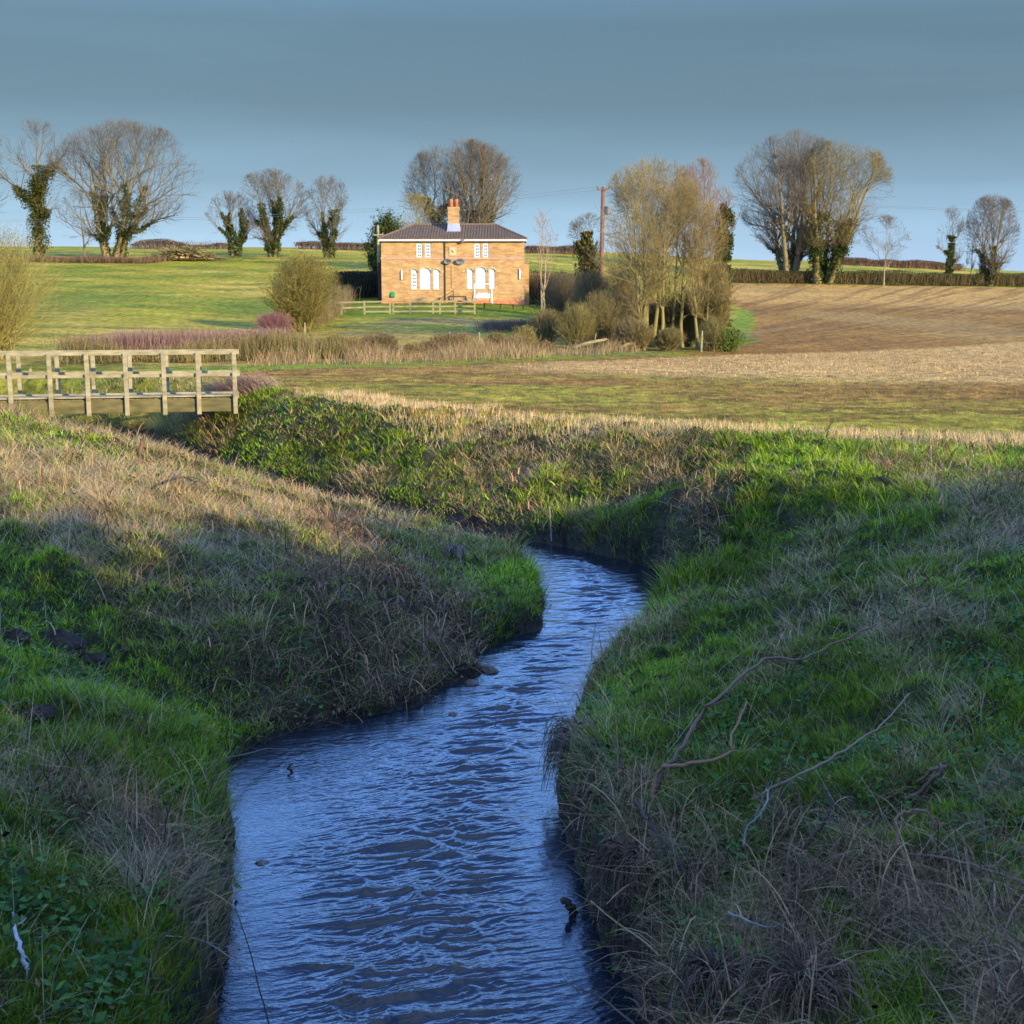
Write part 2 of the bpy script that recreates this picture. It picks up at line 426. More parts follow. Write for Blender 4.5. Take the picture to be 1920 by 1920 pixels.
def ground_material():
    m, n, l, b = mat_base('ground_cover')
    at_ = n.new('ShaderNodeAttribute'); at_.attribute_name = 'tint'
    geo = n.new('ShaderNodeNewGeometry')
    def noise(s, d, stretch=(1, 1, 1)):
        mm = n.new('ShaderNodeMapping'); mm.inputs['Scale'].default_value = stretch
        t = n.new('ShaderNodeTexNoise'); t.inputs['Scale'].default_value = s; t.inputs['Detail'].default_value = d; t.inputs['Roughness'].default_value = .7
        l.new(geo.outputs['Position'], mm.inputs[0]); l.new(mm.outputs[0], t.inputs[0]); return t
    a = noise(2.2, 8, (1, .6, 1)); c = noise(0.25, 6, (1, .6, 1)); d = noise(11, 6)
    def mr(src, lo, hi, f0=.3, f1=.7):
        q = n.new('ShaderNodeMapRange'); q.inputs[1].default_value = f0; q.inputs[2].default_value = f1
        q.inputs[3].default_value = lo; q.inputs[4].default_value = hi; l.new(src, q.inputs[0]); return q.outputs[0]
    m1 = n.new('ShaderNodeMath'); m1.operation = 'MULTIPLY'
    l.new(mr(a.outputs[0], .30, 1.7), m1.inputs[0]); l.new(mr(c.outputs[0], .75, 1.25), m1.inputs[1])
    m2 = n.new('ShaderNodeMath'); m2.operation = 'MULTIPLY'
    l.new(m1.outputs[0], m2.inputs[0]); l.new(mr(d.outputs[0], .6, 1.4), m2.inputs[1])
    sc = n.new('ShaderNodeVectorMath'); sc.operation = 'SCALE'
    l.new(at_.outputs['Color'], sc.inputs[0]); l.new(m2.outputs[0], sc.inputs['Scale'])
    l.new(sc.outputs[0], b.inputs['Base Color'])
    b.inputs['Roughness'].default_value = .95; b.inputs['Specular IOR Level'].default_value = .1
    ad = n.new('ShaderNodeMath'); ad.operation = 'ADD'
    l.new(a.outputs[0], ad.inputs[0]); l.new(d.outputs[0], ad.inputs[1])
    bp = n.new('ShaderNodeBump'); bp.inputs['Strength'].default_value = .9; bp.inputs['Distance'].default_value = .12
    l.new(ad.outputs[0], bp.inputs['Height']); l.new(bp.outputs[0], b.inputs['Normal'])
    return m
g = np_mesh('ground', V, Q, ground_material(), col=col)
tag(g, kind='structure', label='fields, banks and hillside of earth and pasture')

# ------------------------------------------------------------------ water
tt = np.linspace(-.42, .27, 640)
yy = np.concatenate([np.linspace(-22, 2.5, 20), np.linspace(3, 6.2, 20), np.exp(np.linspace(math.log(6.3), math.log(25), 1500)), np.exp(np.linspace(math.log(25.1), math.log(48), 120))])
TT, YY = np.meshgrid(tt, yy, indexing='ij')
XX = TT * np.maximum(YY, 5.5)
sdw = near_lookup(np.where(IN, D_, 0), XX, YY)
flow = np.interp(YY, [5, 7, 9, 11, 14, 18], [.1, -.05, -.25, -.3, .1, .9])
chan = sst(.1, .9, sdw)
rough_p = np.exp(-((XX - np.interp(YY, [5, 7, 9, 11, 13, 15, 18], [-.9, -.75, -.45, .0, .3, .5, 1.5])) / .62) ** 2)
def ridged(x, y, k, o=3):
    s = 0; a = 1; t = 0
    for q in range(o):
        s = s + a * (1 - np.abs(2 * vnoise(x * 2 ** q + 5 * q, y * 2 ** q, k + q) - 1)) ** 2; t += a; a *= .5
    return s / t
wx = XX + .15 * fbm(XX * 3, YY * 3, 2); wy = YY + .12 * fbm(XX * 3 + 9, YY * 3, 3)
wv = .058 * (ridged(wx * 1.7 + wy * .6, wy * 4.2 - wx * 1.0, 1, 2) - .45) * (.10 + 1.0 * rough_p)
rx_ = wx * .94 + wy * .34; ry_ = wy * .94 - wx * .34
wv += .0135 * (ridged(rx_ * 3.6, ry_ * 12.5, 4, 2) - .45) * (.45 + .6 * rough_p) * (.4 + 1.1 * vnoise(wx * 1.3, wy * 1.3, 2))
wv += .0062 * ridged(rx_ * 9 + 7, ry_ * 29, 2, 1) * (.4 + 1.0 * vnoise(wx * 2.1 + 5, wy * 1.6, 6))
wv *= (.25 + .75 * chan)
wv *= np.where(YY < 2.9, .3, 1)
V = np.stack([XX.ravel(), YY.ravel(), wv.ravel()], 1)
nt, nr = XX.shape
i, j = np.meshgrid(np.arange(nt - 1), np.arange(nr - 1), indexing='ij')
Q = np.stack([i * nr + j, (i + 1) * nr + j, (i + 1) * nr + j + 1, i * nr + j + 1], -1).reshape(-1, 4)
hz = H(V[:, 0], V[:, 1])
keep = (hz[Q] < .12).any(1)
Q = Q[keep]
used = np.unique(Q); remap = np.full(len(V), -1); remap[used] = np.arange(len(used)); V = V[used]; Q = remap[Q]
def water_material():
    m, n, l, b = mat_base('stream_water')
    b.inputs['Base Color'].default_value = (.010, .014, .022, 1)
    b.inputs['Roughness'].default_value = .02
    b.inputs['IOR'].default_value = 1.5
    geo = n.new('ShaderNodeNewGeometry'); mm = n.new('ShaderNodeMapping'); mm.inputs['Scale'].default_value = (.8, 2.4, 1)
    mm.inputs['Rotation'].default_value = (0, 0, .2)
    t = n.new('ShaderNodeTexNoise'); t.inputs['Scale'].default_value = 26; t.inputs['Detail'].default_value = 2; t.inputs['Roughness'].default_value = .6
    l.new(geo.outputs['Position'], mm.inputs[0]); l.new(mm.outputs[0], t.inputs[0])
    bp = n.new('ShaderNodeBump'); bp.inputs['Strength'].default_value = .8; bp.inputs['Distance'].default_value = .0028
    l.new(t.outputs[0], bp.inputs['Height']); l.new(bp.outputs[0], b.inputs['Normal'])
    return m
w = np_mesh('water', V, Q, water_material())
tag(w, kind='structure', label='rippling blue stream water')

# ------------------------------------------------------------------ grass
def blades(P, L, Wd, az, t0, t1, colr, ts=(0, .38, .72, 1.0), ws=(1, .85, .55, .08), twist=None):
    n = len(P); k = len(ts)
    hx = np.cos(az); hy = np.sin(az)
    tw = RNG.normal(0, .5, n) if twist is None else twist
    wxv = -np.sin(az + tw); wyv = np.cos(az + tw)
    pts = np.zeros((n, k, 3)); pts[:, 0] = P
    for q in range(1, k):
        ds = (ts[q] - ts[q - 1]) * L; tm = t0 + (t1 - t0) * (ts[q] + ts[q - 1]) / 2
        pts[:, q, 0] = pts[:, q - 1, 0] + ds * np.sin(tm) * hx
        pts[:, q, 1] = pts[:, q - 1, 1] + ds * np.sin(tm) * hy
        pts[:, q, 2] = pts[:, q - 1, 2] + ds * np.cos(tm)
    Vv = np.zeros((n, k, 2, 3))
    for q in range(k):
        hw = Wd * ws[q] / 2
        Vv[:, q, 0] = pts[:, q]; Vv[:, q, 1] = pts[:, q]
        Vv[:, q, 0, 0] -= wxv * hw; Vv[:, q, 0, 1] -= wyv * hw
        Vv[:, q, 1, 0] += wxv * hw; Vv[:, q, 1, 1] += wyv * hw
    b0 = (np.arange(n) * k * 2)[:, None] + (np.arange(k - 1) * 2)[None]
    Qq = np.stack([b0, b0 + 1, b0 + 3, b0 + 2], -1).reshape(-1, 4)
    Cc = np.repeat(colr, k * 2, axis=0)
    return Vv.reshape(-1, 3), Qq, Cc
def merge(parts):
    Vs, Qs, Cs = [], [], []; n = 0
    for v, q, c in parts:
        Vs.append(v); Qs.append(q + n); Cs.append(c); n += len(v)
    return np.concatenate(Vs), np.concatenate(Qs), np.concatenate(Cs)

ROWS = ["DDDDGGgggDDDDDDDDDDDDDDD", "DDgDDGGGGGgDDDDDgGGGgggG", "WDDDDDDDDGgWgggGMGGGGgWW", "gWWWWWWWBgg~~~gMMGGgGGgW",
        "GGgWWWWBBBgG~~~~GGgGGgGG", "GGGgWWWBMBBG~~~gGGgGgWgG", "GGGGgWBMBBBB~~~GGGgGGgGG", "GGGGGWMMB~~~~gGGGGGGGGgG",
        "GGGGGG~~~~~~~gGGGGGGGGgG", "gBgGGG~~~~~~~BBGGGGGGgGg", "GGWBGG~~~~~~~BBBgGBGgGGg", "GGGWBW~~~~~~~~BBBGBBBgBG",
        "GGGGWW~~~~~~~~BBGgBGBBgB", "GGGGGW~~~~~~~~~BGgBGGGBg", "GGGGG~~~~~~~~~~BBGBGGGGB"]
KP, KT = [], []
for rI, row in enumerate(ROWS):
    for cI, ch in enumerate(row):
        if ch == '~': continue
        p = hit(40 + 80 * cI, 780 + 80 * rI)
        if p[1] > 45: continue
        KP.append((p[0] / p[1] * 5, math.log(p[1]) * 3.2)); KT.append('GgDWBM'.index(ch))
KP = np.array(KP); KT = np.array(KT)
MX = np.array([  # proportions of green, straw, grey mat, brown debris for each patch type
    [.98, .015, .004, .001], [.74, .14, .08, .04], [.22, .64, .12, .02], [.50, .16, .26, .06], [.12, .02, .08, .26], [.14, .0, .04, .12]])
def types(x, y):
    jx = x + .4 * fbm(x * .9, y * .9, 1) * y / 12; jy = y + .8 * fbm(x * .9, y * .9, 3) * y / 12
    q = np.stack([jx / jy * 5, np.log(np.clip(jy, 3, 60)) * 3.2], 1)
    res = np.zeros(len(x), int)
    for s in range(0, len(x), 20000):
        d = ((q[s:s + 20000, None] - KP[None]) ** 2).sum(-1); res[s:s + 20000] = KT[d.argmin(1)]
    return res
def sample(n, y0, y1, tm=.5, pw=0.0):
    """points on the banks, thinning out with distance"""
    yy = np.exp(RNG.uniform(math.log(y0), math.log(y1), n)); xx = RNG.uniform(-tm, tm, n) * yy
    return xx, yy
def on_bank(xx, yy, m=.02):
    s = SD(xx, yy)
    k = (s > m) & ~inside(FIELD, xx, yy)
    return xx[k], yy[k]
def grad(x, y, e=.12):
    return (H(x + e, y) - H(x - e, y)) / (2 * e), (H(x, y + e) - H(x, y - e)) / (2 * e)

NCL = 22000
cx, cy = sample(int(NCL * 1.7), 4.0, 40)
cx, cy = on_bank(cx, cy, .0)
ct = types(cx, cy)
nB = 24
cid = np.repeat(np.arange(len(cx)), nB)
r = np.abs(RNG.normal(0, 1, len(cid))); a = RNG.uniform(0, 2 * np.pi, len(cid))
sp = (.035 + .0055 * cy)[cid] * np.where(ct[cid] <= 1, 1.0, 1.5)
px_ = cx[cid] + r * sp * np.cos(a); py_ = cy[cid] + r * sp * np.sin(a)
ok = SD(px_, py_) > -.03
cid, a, px_, py_, r = cid[ok], a[ok], px_[ok], py_[ok], r[ok]
pz_ = H(px_, py_)
gxg, gyg = grad(px_, py_)
slp = np.hypot(gxg, gyg); daz = np.arctan2(-gyg, -gxg)
mixv = MX[ct[cid]].cumsum(1)
# coherent within a clump: most blades of a clump share its kind
rk = np.where(RNG.random(len(cid)) < .7, RNG.random(len(cx))[cid], RNG.random(len(cid)))
kind = (rk[:, None] > mixv).sum(1)
clen = (.65 + .8 * RNG.random(len(cx)))[cid]
big = 1 + 1.1 * sst(.08, .28, fbm(px_ * .8, py_ * .8, 7, 2))
ysc = np.clip(py_ / 9, .8, 3.0)
def jitter(base, n, s=.18, hue=.06):
    c = np.tile(np.array(base), (n, 1)) * (1 + RNG.normal(0, s, (n, 1))) * (1 + RNG.normal(0, hue, (n, 3)))
    return np.clip(c, .004, 1)
parts_g, parts_d, parts_b = [], [], []
def bank_dir(rand_az, w):
    w = w * .5; vx = np.cos(rand_az) + w * np.cos(daz) * np.clip(slp * 1.5, 0, 1.6); vy = np.sin(rand_az) + w * np.sin(daz) * np.clip(slp * 1.5, 0, 1.6)
    return np.arctan2(vy, vx)
# green
k = kind == 0; n = k.sum()
azg = bank_dir(a, 1.0)[k]
tus = sst(.45, .8, vnoise(px_[k] * 1.6, py_[k] * 1.3, 5)) * sst(11, 17, py_[k]) * (px_[k] > 0)
Lg = (.040 + .060 * RNG.random(n)) * clen[k] * big[k] * (1 + .3 * sst(12, 22, py_[k]) + 1.4 * tus)
lush = vnoise(px_[k] * .7 + 4, py_[k] * .7, 2)
cg = jitter((.185, .28, .014), n, .42, .10) * (.5 + 1.0 * lush)[:, None]
yel = RNG.random(n) < .09 + .12 * (ct[cid][k] == 1)
cg[yel] = jitter((.27, .22, .06), yel.sum(), .2)
parts_g.append(blades(np.stack([px_[k], py_[k], pz_[k] - .01], 1), Lg, .0062 * ysc[k] * (.7 + .6 * RNG.random(n)), azg,
                      .15 + .25 * RNG.random(n) + .12 * r[k], .7 + .9 * RNG.random(n), cg))
# straw
k = kind == 1; n = k.sum()
azs = bank_dir(a + .6 * fbm(px_, py_, 3), 1.5)[k]
Ls = (.09 + .20 * RNG.random(n)) * clen[k] * (.85 + .25 * big[k])
cs = jitter((.46, .33, .15), n, .28, .05)
parts_d.append(blades(np.stack([px_[k], py_[k], pz_[k] - .01], 1), Ls, .0036 * ysc[k] * (.7 + .6 * RNG.random(n)), azs,
                      .2 + .6 * RNG.random(n), 1.0 + 1.0 * RNG.random(n), cs))
# grey mat lying downhill
k = kind == 2; n = k.sum()
azm = bank_dir(a * .4 + 6 * vnoise(px_ * .6, py_ * .6, 6), 2.2)[k] + RNG.normal(0, .5, n)
Lm = (.10 + .24 * RNG.random(n)) * clen[k]
cm = jitter((.33, .245, .14), n, .38, .05)
parts_d.append(blades(np.stack([px_[k], py_[k], pz_[k] + .07 * RNG.random(n)], 1), Lm, .0034 * ysc[k] * (.7 + .6 * RNG.random(n)), azm,
                      .5 + .7 * RNG.random(n), 1.3 + .6 * RNG.random(n), cm))
# brown debris: curling stems lying every way, some propped on others
k = kind == 3; n = k.sum()
azb = RNG.uniform(0, 6.28, n)
Lb = .10 + .42 * RNG.random(n) ** 1.8
tone = RNG.random(n) ** 1.8
cb = (np.array([.06, .034, .020])[None] * (1 - tone[:, None]) + np.array([.45, .27, .135])[None] * tone[:, None]) * (1 + RNG.normal(0, .08, (n, 3)))
parts_b.append(blades(np.stack([px_[k], py_[k], pz_[k] + .20 * RNG.random(n) ** 2], 1), Lb, .0080 * ysc[k] * (.3 + 1.1 * RNG.random(n) ** 2), azb,
                      RNG.uniform(-.3, 1.7, n), RNG.uniform(.8, 2.9, n), np.clip(cb, .01, 1), ts=(0, .25, .5, .75, 1), ws=(1, .95, .9, .7, .3)))
# tall stragglers: pale stalks standing out of the sward
sx, sy = on_bank(*sample(1700, 4.2, 30))
n = len(sx); sz = H(sx, sy)
parts_d.append(blades(np.stack([sx, sy, sz], 1), .25 + .4 * RNG.random(n) ** 2, .0042 * np.clip(sy / 9, .8, 2.2), RNG.uniform(0, 6.28, n),
                      .1 + .7 * RNG.random(n), .3 + 1.4 * RNG.random(n), jitter((.40, .33, .21), n, .25)))
# short turf between the clumps
tx, ty = on_bank(*sample(150000, 4.0, 36), m=.04)
tk = types(tx, ty); sel = RNG.random(len(tx)) < np.array([1, .75, .4, .35, .3, .3])[tk]
tx, ty, tk = tx[sel], ty[sel], tk[sel]; n = len(tx)
tg = jitter((.135, .20, .014), n, .25, .08) * (.65 + .8 * vnoise(tx * .9, ty * .9, 5))[:, None]
parts_g.append(blades(np.stack([tx, ty, H(tx, ty) - .005], 1), (.03 + .06 * RNG.random(n)), .0052 * np.clip(ty / 9, .8, 3), RNG.uniform(0, 6.28, n),
                      .1 + .4 * RNG.random(n), .5 + 1.0 * RNG.random(n), tg, ts=(0, .55, 1), ws=(1, .8, .1)))
v, q, c = merge(parts_g)
tag(np_mesh('green_grass', v, q, M['leaf'], col=c), 'lush green winter grass growing over both banks of the stream', 'grass', kind='stuff')
v, q, c = merge(parts_d)
tag(np_mesh('dry_grass', v, q, M['leaf'], col=c), 'matted straw coloured dead grass hanging over the stream banks', 'dry grass', kind='stuff')
v, q, c = merge(parts_b)
tag(np_mesh('dead_stems', v, q, M['wood_tint'], col=c), 'tangle of brown dead stems and flood litter at the foot of the banks', 'dead stems', kind='stuff')

# broad leaves: docks, nettles and ivy low on the banks
def leaves(P, size, colr, flat=.6):
    n = len(P)
    a1 = RNG.uniform(0, 6.28, n); t = RNG.normal(0, flat, n); t2 = RNG.normal(0, flat, n)
    ux = np.stack([np.cos(a1) * np.cos(t), np.sin(a1) * np.cos(t), np.sin(t)], 1)
    vx = np.stack([-np.sin(a1) * np.cos(t2), np.cos(a1) * np.cos(t2), np.sin(t2)], 1)
    s = size[:, None]
    Vv = np.stack([P - ux * s * .5, P + vx * s * .3, P + ux * s * .5, P - vx * s * .3], 1).reshape(-1, 3)
    Qq = np.arange(n * 4).reshape(-1, 4)
    return Vv, Qq, np.repeat(colr, 4, axis=0)
lx, ly = on_bank(*sample(2600, 4.5, 27), m=.03)
patch = fbm(lx * .8, ly * .8, 0, 3)
s = (patch > .06) | (SD(lx, ly) < .3); lx, ly = lx[s], ly[s]
cid2 = np.repeat(np.arange(len(lx)), 12)
P = np.stack([lx[cid2] + RNG.normal(0, .07, len(cid2)), ly[cid2] + RNG.normal(0, .07, len(cid2)), 0 * lx[cid2]], 1)
P[:, 2] = H(P[:, 0], P[:, 1]) + .04 + .12 * RNG.random(len(P))
v, q, c = leaves(P, .03 + .05 * RNG.random(len(P)), jitter((.055, .12, .02), len(P), .3), .5)
tag(np_mesh('leafy_weeds', v, q, M['leaf'], col=c), 'low leafy weeds and nettles among the bank grass', 'weeds', kind='stuff')

# dead brown leaves caught in the debris
qx, qy = on_bank(*sample(60000, 4.5, 24), m=.0); qt = types(qx, qy); sel = (qt >= 4) | (RNG.random(len(qx)) < .05); qx, qy = qx[sel], qy[sel]
P = np.stack([qx, qy, H(qx, qy) + .01 + .10 * RNG.random(len(qx)) ** 2], 1)
v, q, c = leaves(P, .018 + .045 * RNG.random(len(P)) ** 2, jitter((.20, .095, .05), len(P), .5, .1), .8)
tag(np_mesh('dead_leaves', v, q, M['leaf'], col=c), 'withered brown leaves caught among the dead stems on the banks', 'dead leaves', kind='stuff')

# stubble along the field edge and across the field
def along(line, n, w0, w1):
    L = np.array(line); seg = np.hypot(*np.diff(L, axis=0).T); cs = np.concatenate([[0], seg.cumsum()])
    s = RNG.uniform(0, cs[-1], n); X = np.interp(s, cs, L[:, 0]); Y = np.interp(s, cs, L[:, 1])
    e = .3; X2 = np.interp(s + e, cs, L[:, 0]); Y2 = np.interp(s + e, cs, L[:, 1]); tx, ty = X2 - X, Y2 - Y; m = np.hypot(tx, ty) + 1e-6
    o = RNG.uniform(w0, w1, n); return X - ty / m * o, Y + tx / m * o
NEARL = [p for p in FIELD_NEAR if p[0] < 12] + [(13, 21.2)]
P1 = along(NEARL, 15000, -.5, 1.3); n = len(P1[0])
v1 = blades(np.stack([P1[0], P1[1], H(*P1) - .01], 1), .08 + .13 * RNG.random(n), .009 * np.ones(n), RNG.uniform(0, 6.28, n), .0 + .5 * RNG.random(n),
            .2 + 1.2 * RNG.random(n) ** 2, jitter((.58, .42, .20), n, .25, .05))
sx, sy = sample(110000, 20, 85, .48)
kk = inside(FIELD, sx, sy); sx, sy = sx[kk], sy[kk]; n = len(sx)
strawy = strawf(sx, sy)
gm = vnoise(sx * .12, sy * .7, 1) > .45
cc = jitter((.27, .145, .04), n, .35)
gi = (strawy < .5) & gm & (sy < 50) & (RNG.random(n) < .75); cc[gi] = jitter((.27, .29, .03), gi.sum(), .25)
si = (strawy > .5) & (RNG.random(n) < .8); cc[si] = jitter((.52, .35, .13), si.sum(), .4, .05)
v2 = blades(np.stack([sx, sy, H(sx, sy) - .01], 1), (.04 + .06 * RNG.random(n)) * (1 + .4 * strawy), .010 * sy / 30, RNG.uniform(0, 6.28, n), .2 + .8 * RNG.random(n),
            .5 + 1.0 * RNG.random(n), cc, ts=(0, .55, 1), ws=(1, .8, .2))
v, q, c = merge([v1, v2])
tag(np_mesh('field_stubble', v, q, M['leaf'], col=c), 'short straw stubble and green shoots across the arable field', 'stubble', kind='stuff')

# ------------------------------------------------------------------ trees
def tubes(paths, rad, k, colr):
    N, n, _ = paths.shape
    d = np.gradient(paths, axis=1); d /= np.linalg.norm(d, axis=2, keepdims=True) + 1e-9
    m = d.mean(1); ref = np.where(np.abs(m[:, 2:3]) > .8, [[1, 0, 0]], [[0, 0, 1]])
    ref = np.repeat(ref[:, None], n, 1)
    xv = np.cross(d, ref); xv /= np.linalg.norm(xv, axis=2, keepdims=True) + 1e-9
    yv = np.cross(d, xv)
    an = np.arange(k) * 2 * np.pi / k
    V = paths[:, :, None] + rad[:, :, None, None] * (xv[:, :, None] * np.cos(an)[None, None, :, None] + yv[:, :, None] * np.sin(an)[None, None, :, None])
    b = (np.arange(N) * n * k)[:, None, None] + (np.arange(n - 1) * k)[None, :, None]
    j = np.arange(k)[None, None]; j2 = (j + 1) % k
    Q = np.stack([b + j, b + j2, b + k + j2, b + k + j], -1).reshape(-1, 4)
    return V.reshape(-1, 3), Q, np.repeat(colr, n * k, axis=0)
def env_len(P, Dv, C, R):
    p = (P - C) / R; d = Dv / R
    a = (d * d).sum(-1); b = (p * d).sum(-1); c = (p * p).sum(-1) - 1
    disc = np.clip(b * b - a * c, 0, None)
    t = (-b + np.sqrt(disc)) / a
    return np.where(c > 0, np.maximum(t * .5, 0.15), t)
def sprout(rng, paths, rad, m, srange, ang, n, up, env, maxlen, rfac, wob=.12, lenj=(.7, 1.02), rmin=.004):
    N, n0, _ = paths.shape
    pid = np.repeat(np.arange(N), m)
    s = (srange[0] + (srange[1] - srange[0]) * (np.tile((np.arange(m) + .5) / m, N) + rng.uniform(-.5, .5, N * m) / m)).clip(0, 1) * (n0 - 1)
    i = np.minimum(s.astype(int), n0 - 2); f = (s - i)[:, None]
    P = paths[pid, i] * (1 - f) + paths[pid, i + 1] * f
    T = paths[pid, i + 1] - paths[pid, i]; T /= np.linalg.norm(T, axis=1, keepdims=True) + 1e-9
    r0 = rad[pid, i] * (1 - f[:, 0]) + rad[pid, i + 1] * f[:, 0]
    az = np.tile(np.arange(m) * 2.4, N) + rng.uniform(0, 6.28, N)[pid] + rng.normal(0, .4, N * m)
    ref = np.where(np.abs(T[:, 2:3]) > .9, [[1, 0, 0]], [[0, 0, 1]])
    X = np.cross(T, ref); X /= np.linalg.norm(X, axis=1, keepdims=True) + 1e-9; Y = np.cross(T, X)
    sr = np.clip((s / (n0 - 1) - srange[0]) / (srange[1] - srange[0]), 0, 1)
    th = (ang[1] + (ang[0] - ang[1]) * (sr * .8 + .2 * rng.random(N * m)) + rng.normal(0, .08, N * m))[:, None]
    D = T * np.cos(th) + (X * np.cos(az)[:, None] + Y * np.sin(az)[:, None]) * np.sin(th)
    D[:, 2] += up * .5; D /= np.linalg.norm(D, axis=1, keepdims=True)
    C, R = env
    L = np.minimum(env_len(P, D, C, R), maxlen) * rng.uniform(lenj[0], lenj[1], N * m)
    out = np.zeros((N * m, n, 3)); out[:, 0] = P
    for q in range(1, n):
        D = D + rng.normal(0, wob, D.shape); D[:, 2] += up * .35 / n * 3
        D /= np.linalg.norm(D, axis=1, keepdims=True)
        out[:, q] = out[:, q - 1] + D * (L / (n - 1))[:, None]
    r1 = np.maximum(r0 * rfac, rmin)
    tp = np.linspace(1, .35, n)[None]
    return out, r1[:, None] * tp
BARK = (.17, .135, .075); TWIG = (.13, .115, .095); OLIVE = (.20, .17, .055)
IVY = (.055, .075, .016)
def rgbj(rng, c, n, s=.15):
    return np.clip(np.array(c)[None] * (1 + rng.normal(0, s, (n, 1))), .003, 1)
def make_tree(name, label, u, D, vtop, uw, vcb, limbs=8, split=.12, trunk=.32, seed=0, bark=BARK, twig=TWIG, ivy=0.0, ivy_r=.6, ivy_c=IVY,
              up=.28, ang=(.25, 1.3), dens=1.0, twr=None, cu=None, stems=1, spread=.5, group=None, cat='tree', detail=1, lean=0, ivytop=1.0):
    """bare tree: base at picture column u and distance D; crown filled between rows vtop and vcb, half-width uw"""
    rng = np.random.default_rng(seed + 100)
    b = at(u, 500, D); bx = b[0]; bz = H1(bx, D) - .1
    ztop = at(u, vtop, D)[2]; zcb = at(u, vcb, D)[2]
    Ht = ztop - bz; pm = F / D
    cx_ = ((cu if cu is not None else u) - u) / pm
    C = np.array([cx_, 0, (ztop + zcb) / 2 - bz]); R = np.array([uw / pm, min(uw / pm, Ht * .55), (ztop - zcb) / 2])
    env = (C, R)
    twr = twr or .0092 * (D / 180) ** .8 + .003
    t = np.linspace(0, 1, 12)
    P0 = np.zeros((stems, 12, 3)); r0 = np.zeros((stems, 12))
    for s_ in range(stems):
        a_ = 2.4 * s_ + rng.uniform(0, 1); of = (0 if stems == 1 else spread * (.25 + .75 * rng.random()))
        h = Ht * (.86 if stems == 1 else rng.uniform(.6, .9))
        P0[s_, :, 0] = math.cos(a_) * of * (.25 + t * .9) + cx_ * t ** 1.2 * .9 + lean * t + np.cumsum(rng.normal(0, .018, 12)) * Ht * .25
        P0[s_, :, 1] = math.sin(a_) * of * (.25 + t * .9) + np.cumsum(rng.normal(0, .018, 12)) * Ht * .25
        P0[s_, :, 2] = h * t
        r0[s_] = trunk * 1.2 * (1.06 - t) ** 1.15 * np.where(t < .05, 1.35, 1) * rng.uniform(.8, 1.1) * .85
    root = empty(name, (bx, D, bz), label, cat, group)
    P1, r1 = sprout(rng, P0, r0, limbs, (split, .9), ang, 9, up, env, 99, .66, .13, (.6, 1.04))
    P2, r2 = sprout(rng, P1, r1, int(9 * dens) + 1, (.2, 1), (.3, .85), 7, up * .6, env, Ht * .34, .55, .15, (.5, 1.05))
    P3, r3 = sprout(rng, P2, r2, 5, (.15, 1), (.3, .9), 5, up * .4, env, Ht * .17, .55, .16, (.5, 1.0), twr)
    tr = [tubes(P0, r0, 7, rgbj(rng, bark, len(P0))), tubes(P1, r1, 5, rgbj(rng, bark, len(P1)))]
    v, q, c = merge(tr); np_mesh('trunk', v, q, M['wood_tint'], root, c)
    cr = [tubes(P2, np.maximum(r2, twr), 3, rgbj(rng, bark, len(P2), .2)), tubes(P3, np.maximum(r3 * .8, twr), 3, rgbj(rng, twig, len(P3), .25))]
    P4, r4 = sprout(rng, P3, r3, 4 if detail else 2, (.1, 1), (.3, 1.0), 3, up * .3, (C, R * 1.04), Ht * .075, .5, .18, (.5, 1.0), twr)
    cr.append(tubes(P4, np.maximum(r4, twr) * np.array([[1, .9, .5]]) * .75, 3, rgbj(rng, twig, len(P4), .3)))
    v, q, c = merge(cr); np_mesh('crown', v, q, M['wood_tint'], root, c)
    if ivy > 0:
        pts = []
        for PP, lim in ((P0, 1.0), (P1, .55)):
            tt_ = rng.uniform(0, lim, (len(PP), int(3800 * ivy / len(PP) ** .7)))
            for k_ in range(len(PP)):
                n0 = PP.shape[1]; s = tt_[k_] * (n0 - 1); i = np.minimum(s.astype(int), n0 - 2); f = (s - i)[:, None]
                pp = PP[k_, i] * (1 - f) + PP[k_, i + 1] * f
                cl = .5 + .9 * vnoise(s * 2.3 + k_, s * 0 + seed, 3)
                pp = pp + np.clip(rng.normal(0, .8, pp.shape), -1.2, 1.2) * (ivy_r * cl * (1.15 - .7 * tt_[k_] / lim))[:, None] * np.array([1, 1, .7])
                pts.append(pp[pp[:, 2] < Ht * ivytop * (.55 + .45 * rng.random())])
        pts = np.concatenate(pts); pts[:, 2] = np.maximum(pts[:, 2], .1)
        global RNG
        keepr = RNG; RNG = rng
        v, q, c = leaves(pts, (.10 + .14 * rng.random(len(pts))) * (D / 180) ** .5 * 1.7, jitter(ivy_c, len(pts), .3, .1) , 1.0)
        RNG = keepr
        np_mesh('ivy', v, q, M['leaf'], root, c)
    return root
G1 = 'bare trees along the hilltop'
make_tree('ivy_clad_tree', 'tall bare tree thickly wrapped in dark ivy, second from the left edge', 78, 190, 222, 72, 400, 7, .3, .5, 1, ivy=2.6, ivy_r=.85, up=.35, ang=(.5, 1.2), group=G1, dens=.7, ivytop=.95, ivy_c=(.075, .085, .018))
make_tree('bare_tree', 'large bare domed tree with ivy on its lower limbs, left of the brush pile', 212, 190, 225, 145, 455, 6, .15, .45, 2, ivy=2.0, ivy_r=.5, up=.3, group=G1, cu=240, dens=1.3, ivytop=.55, stems=5, spread=7)
make_tree('bare_tree', 'small spreading bare tree in front of the large domed tree on the left', 160, 182, 350, 52, 470, 7, .2, .16, 3, up=.3, group=G1, dens=.7)
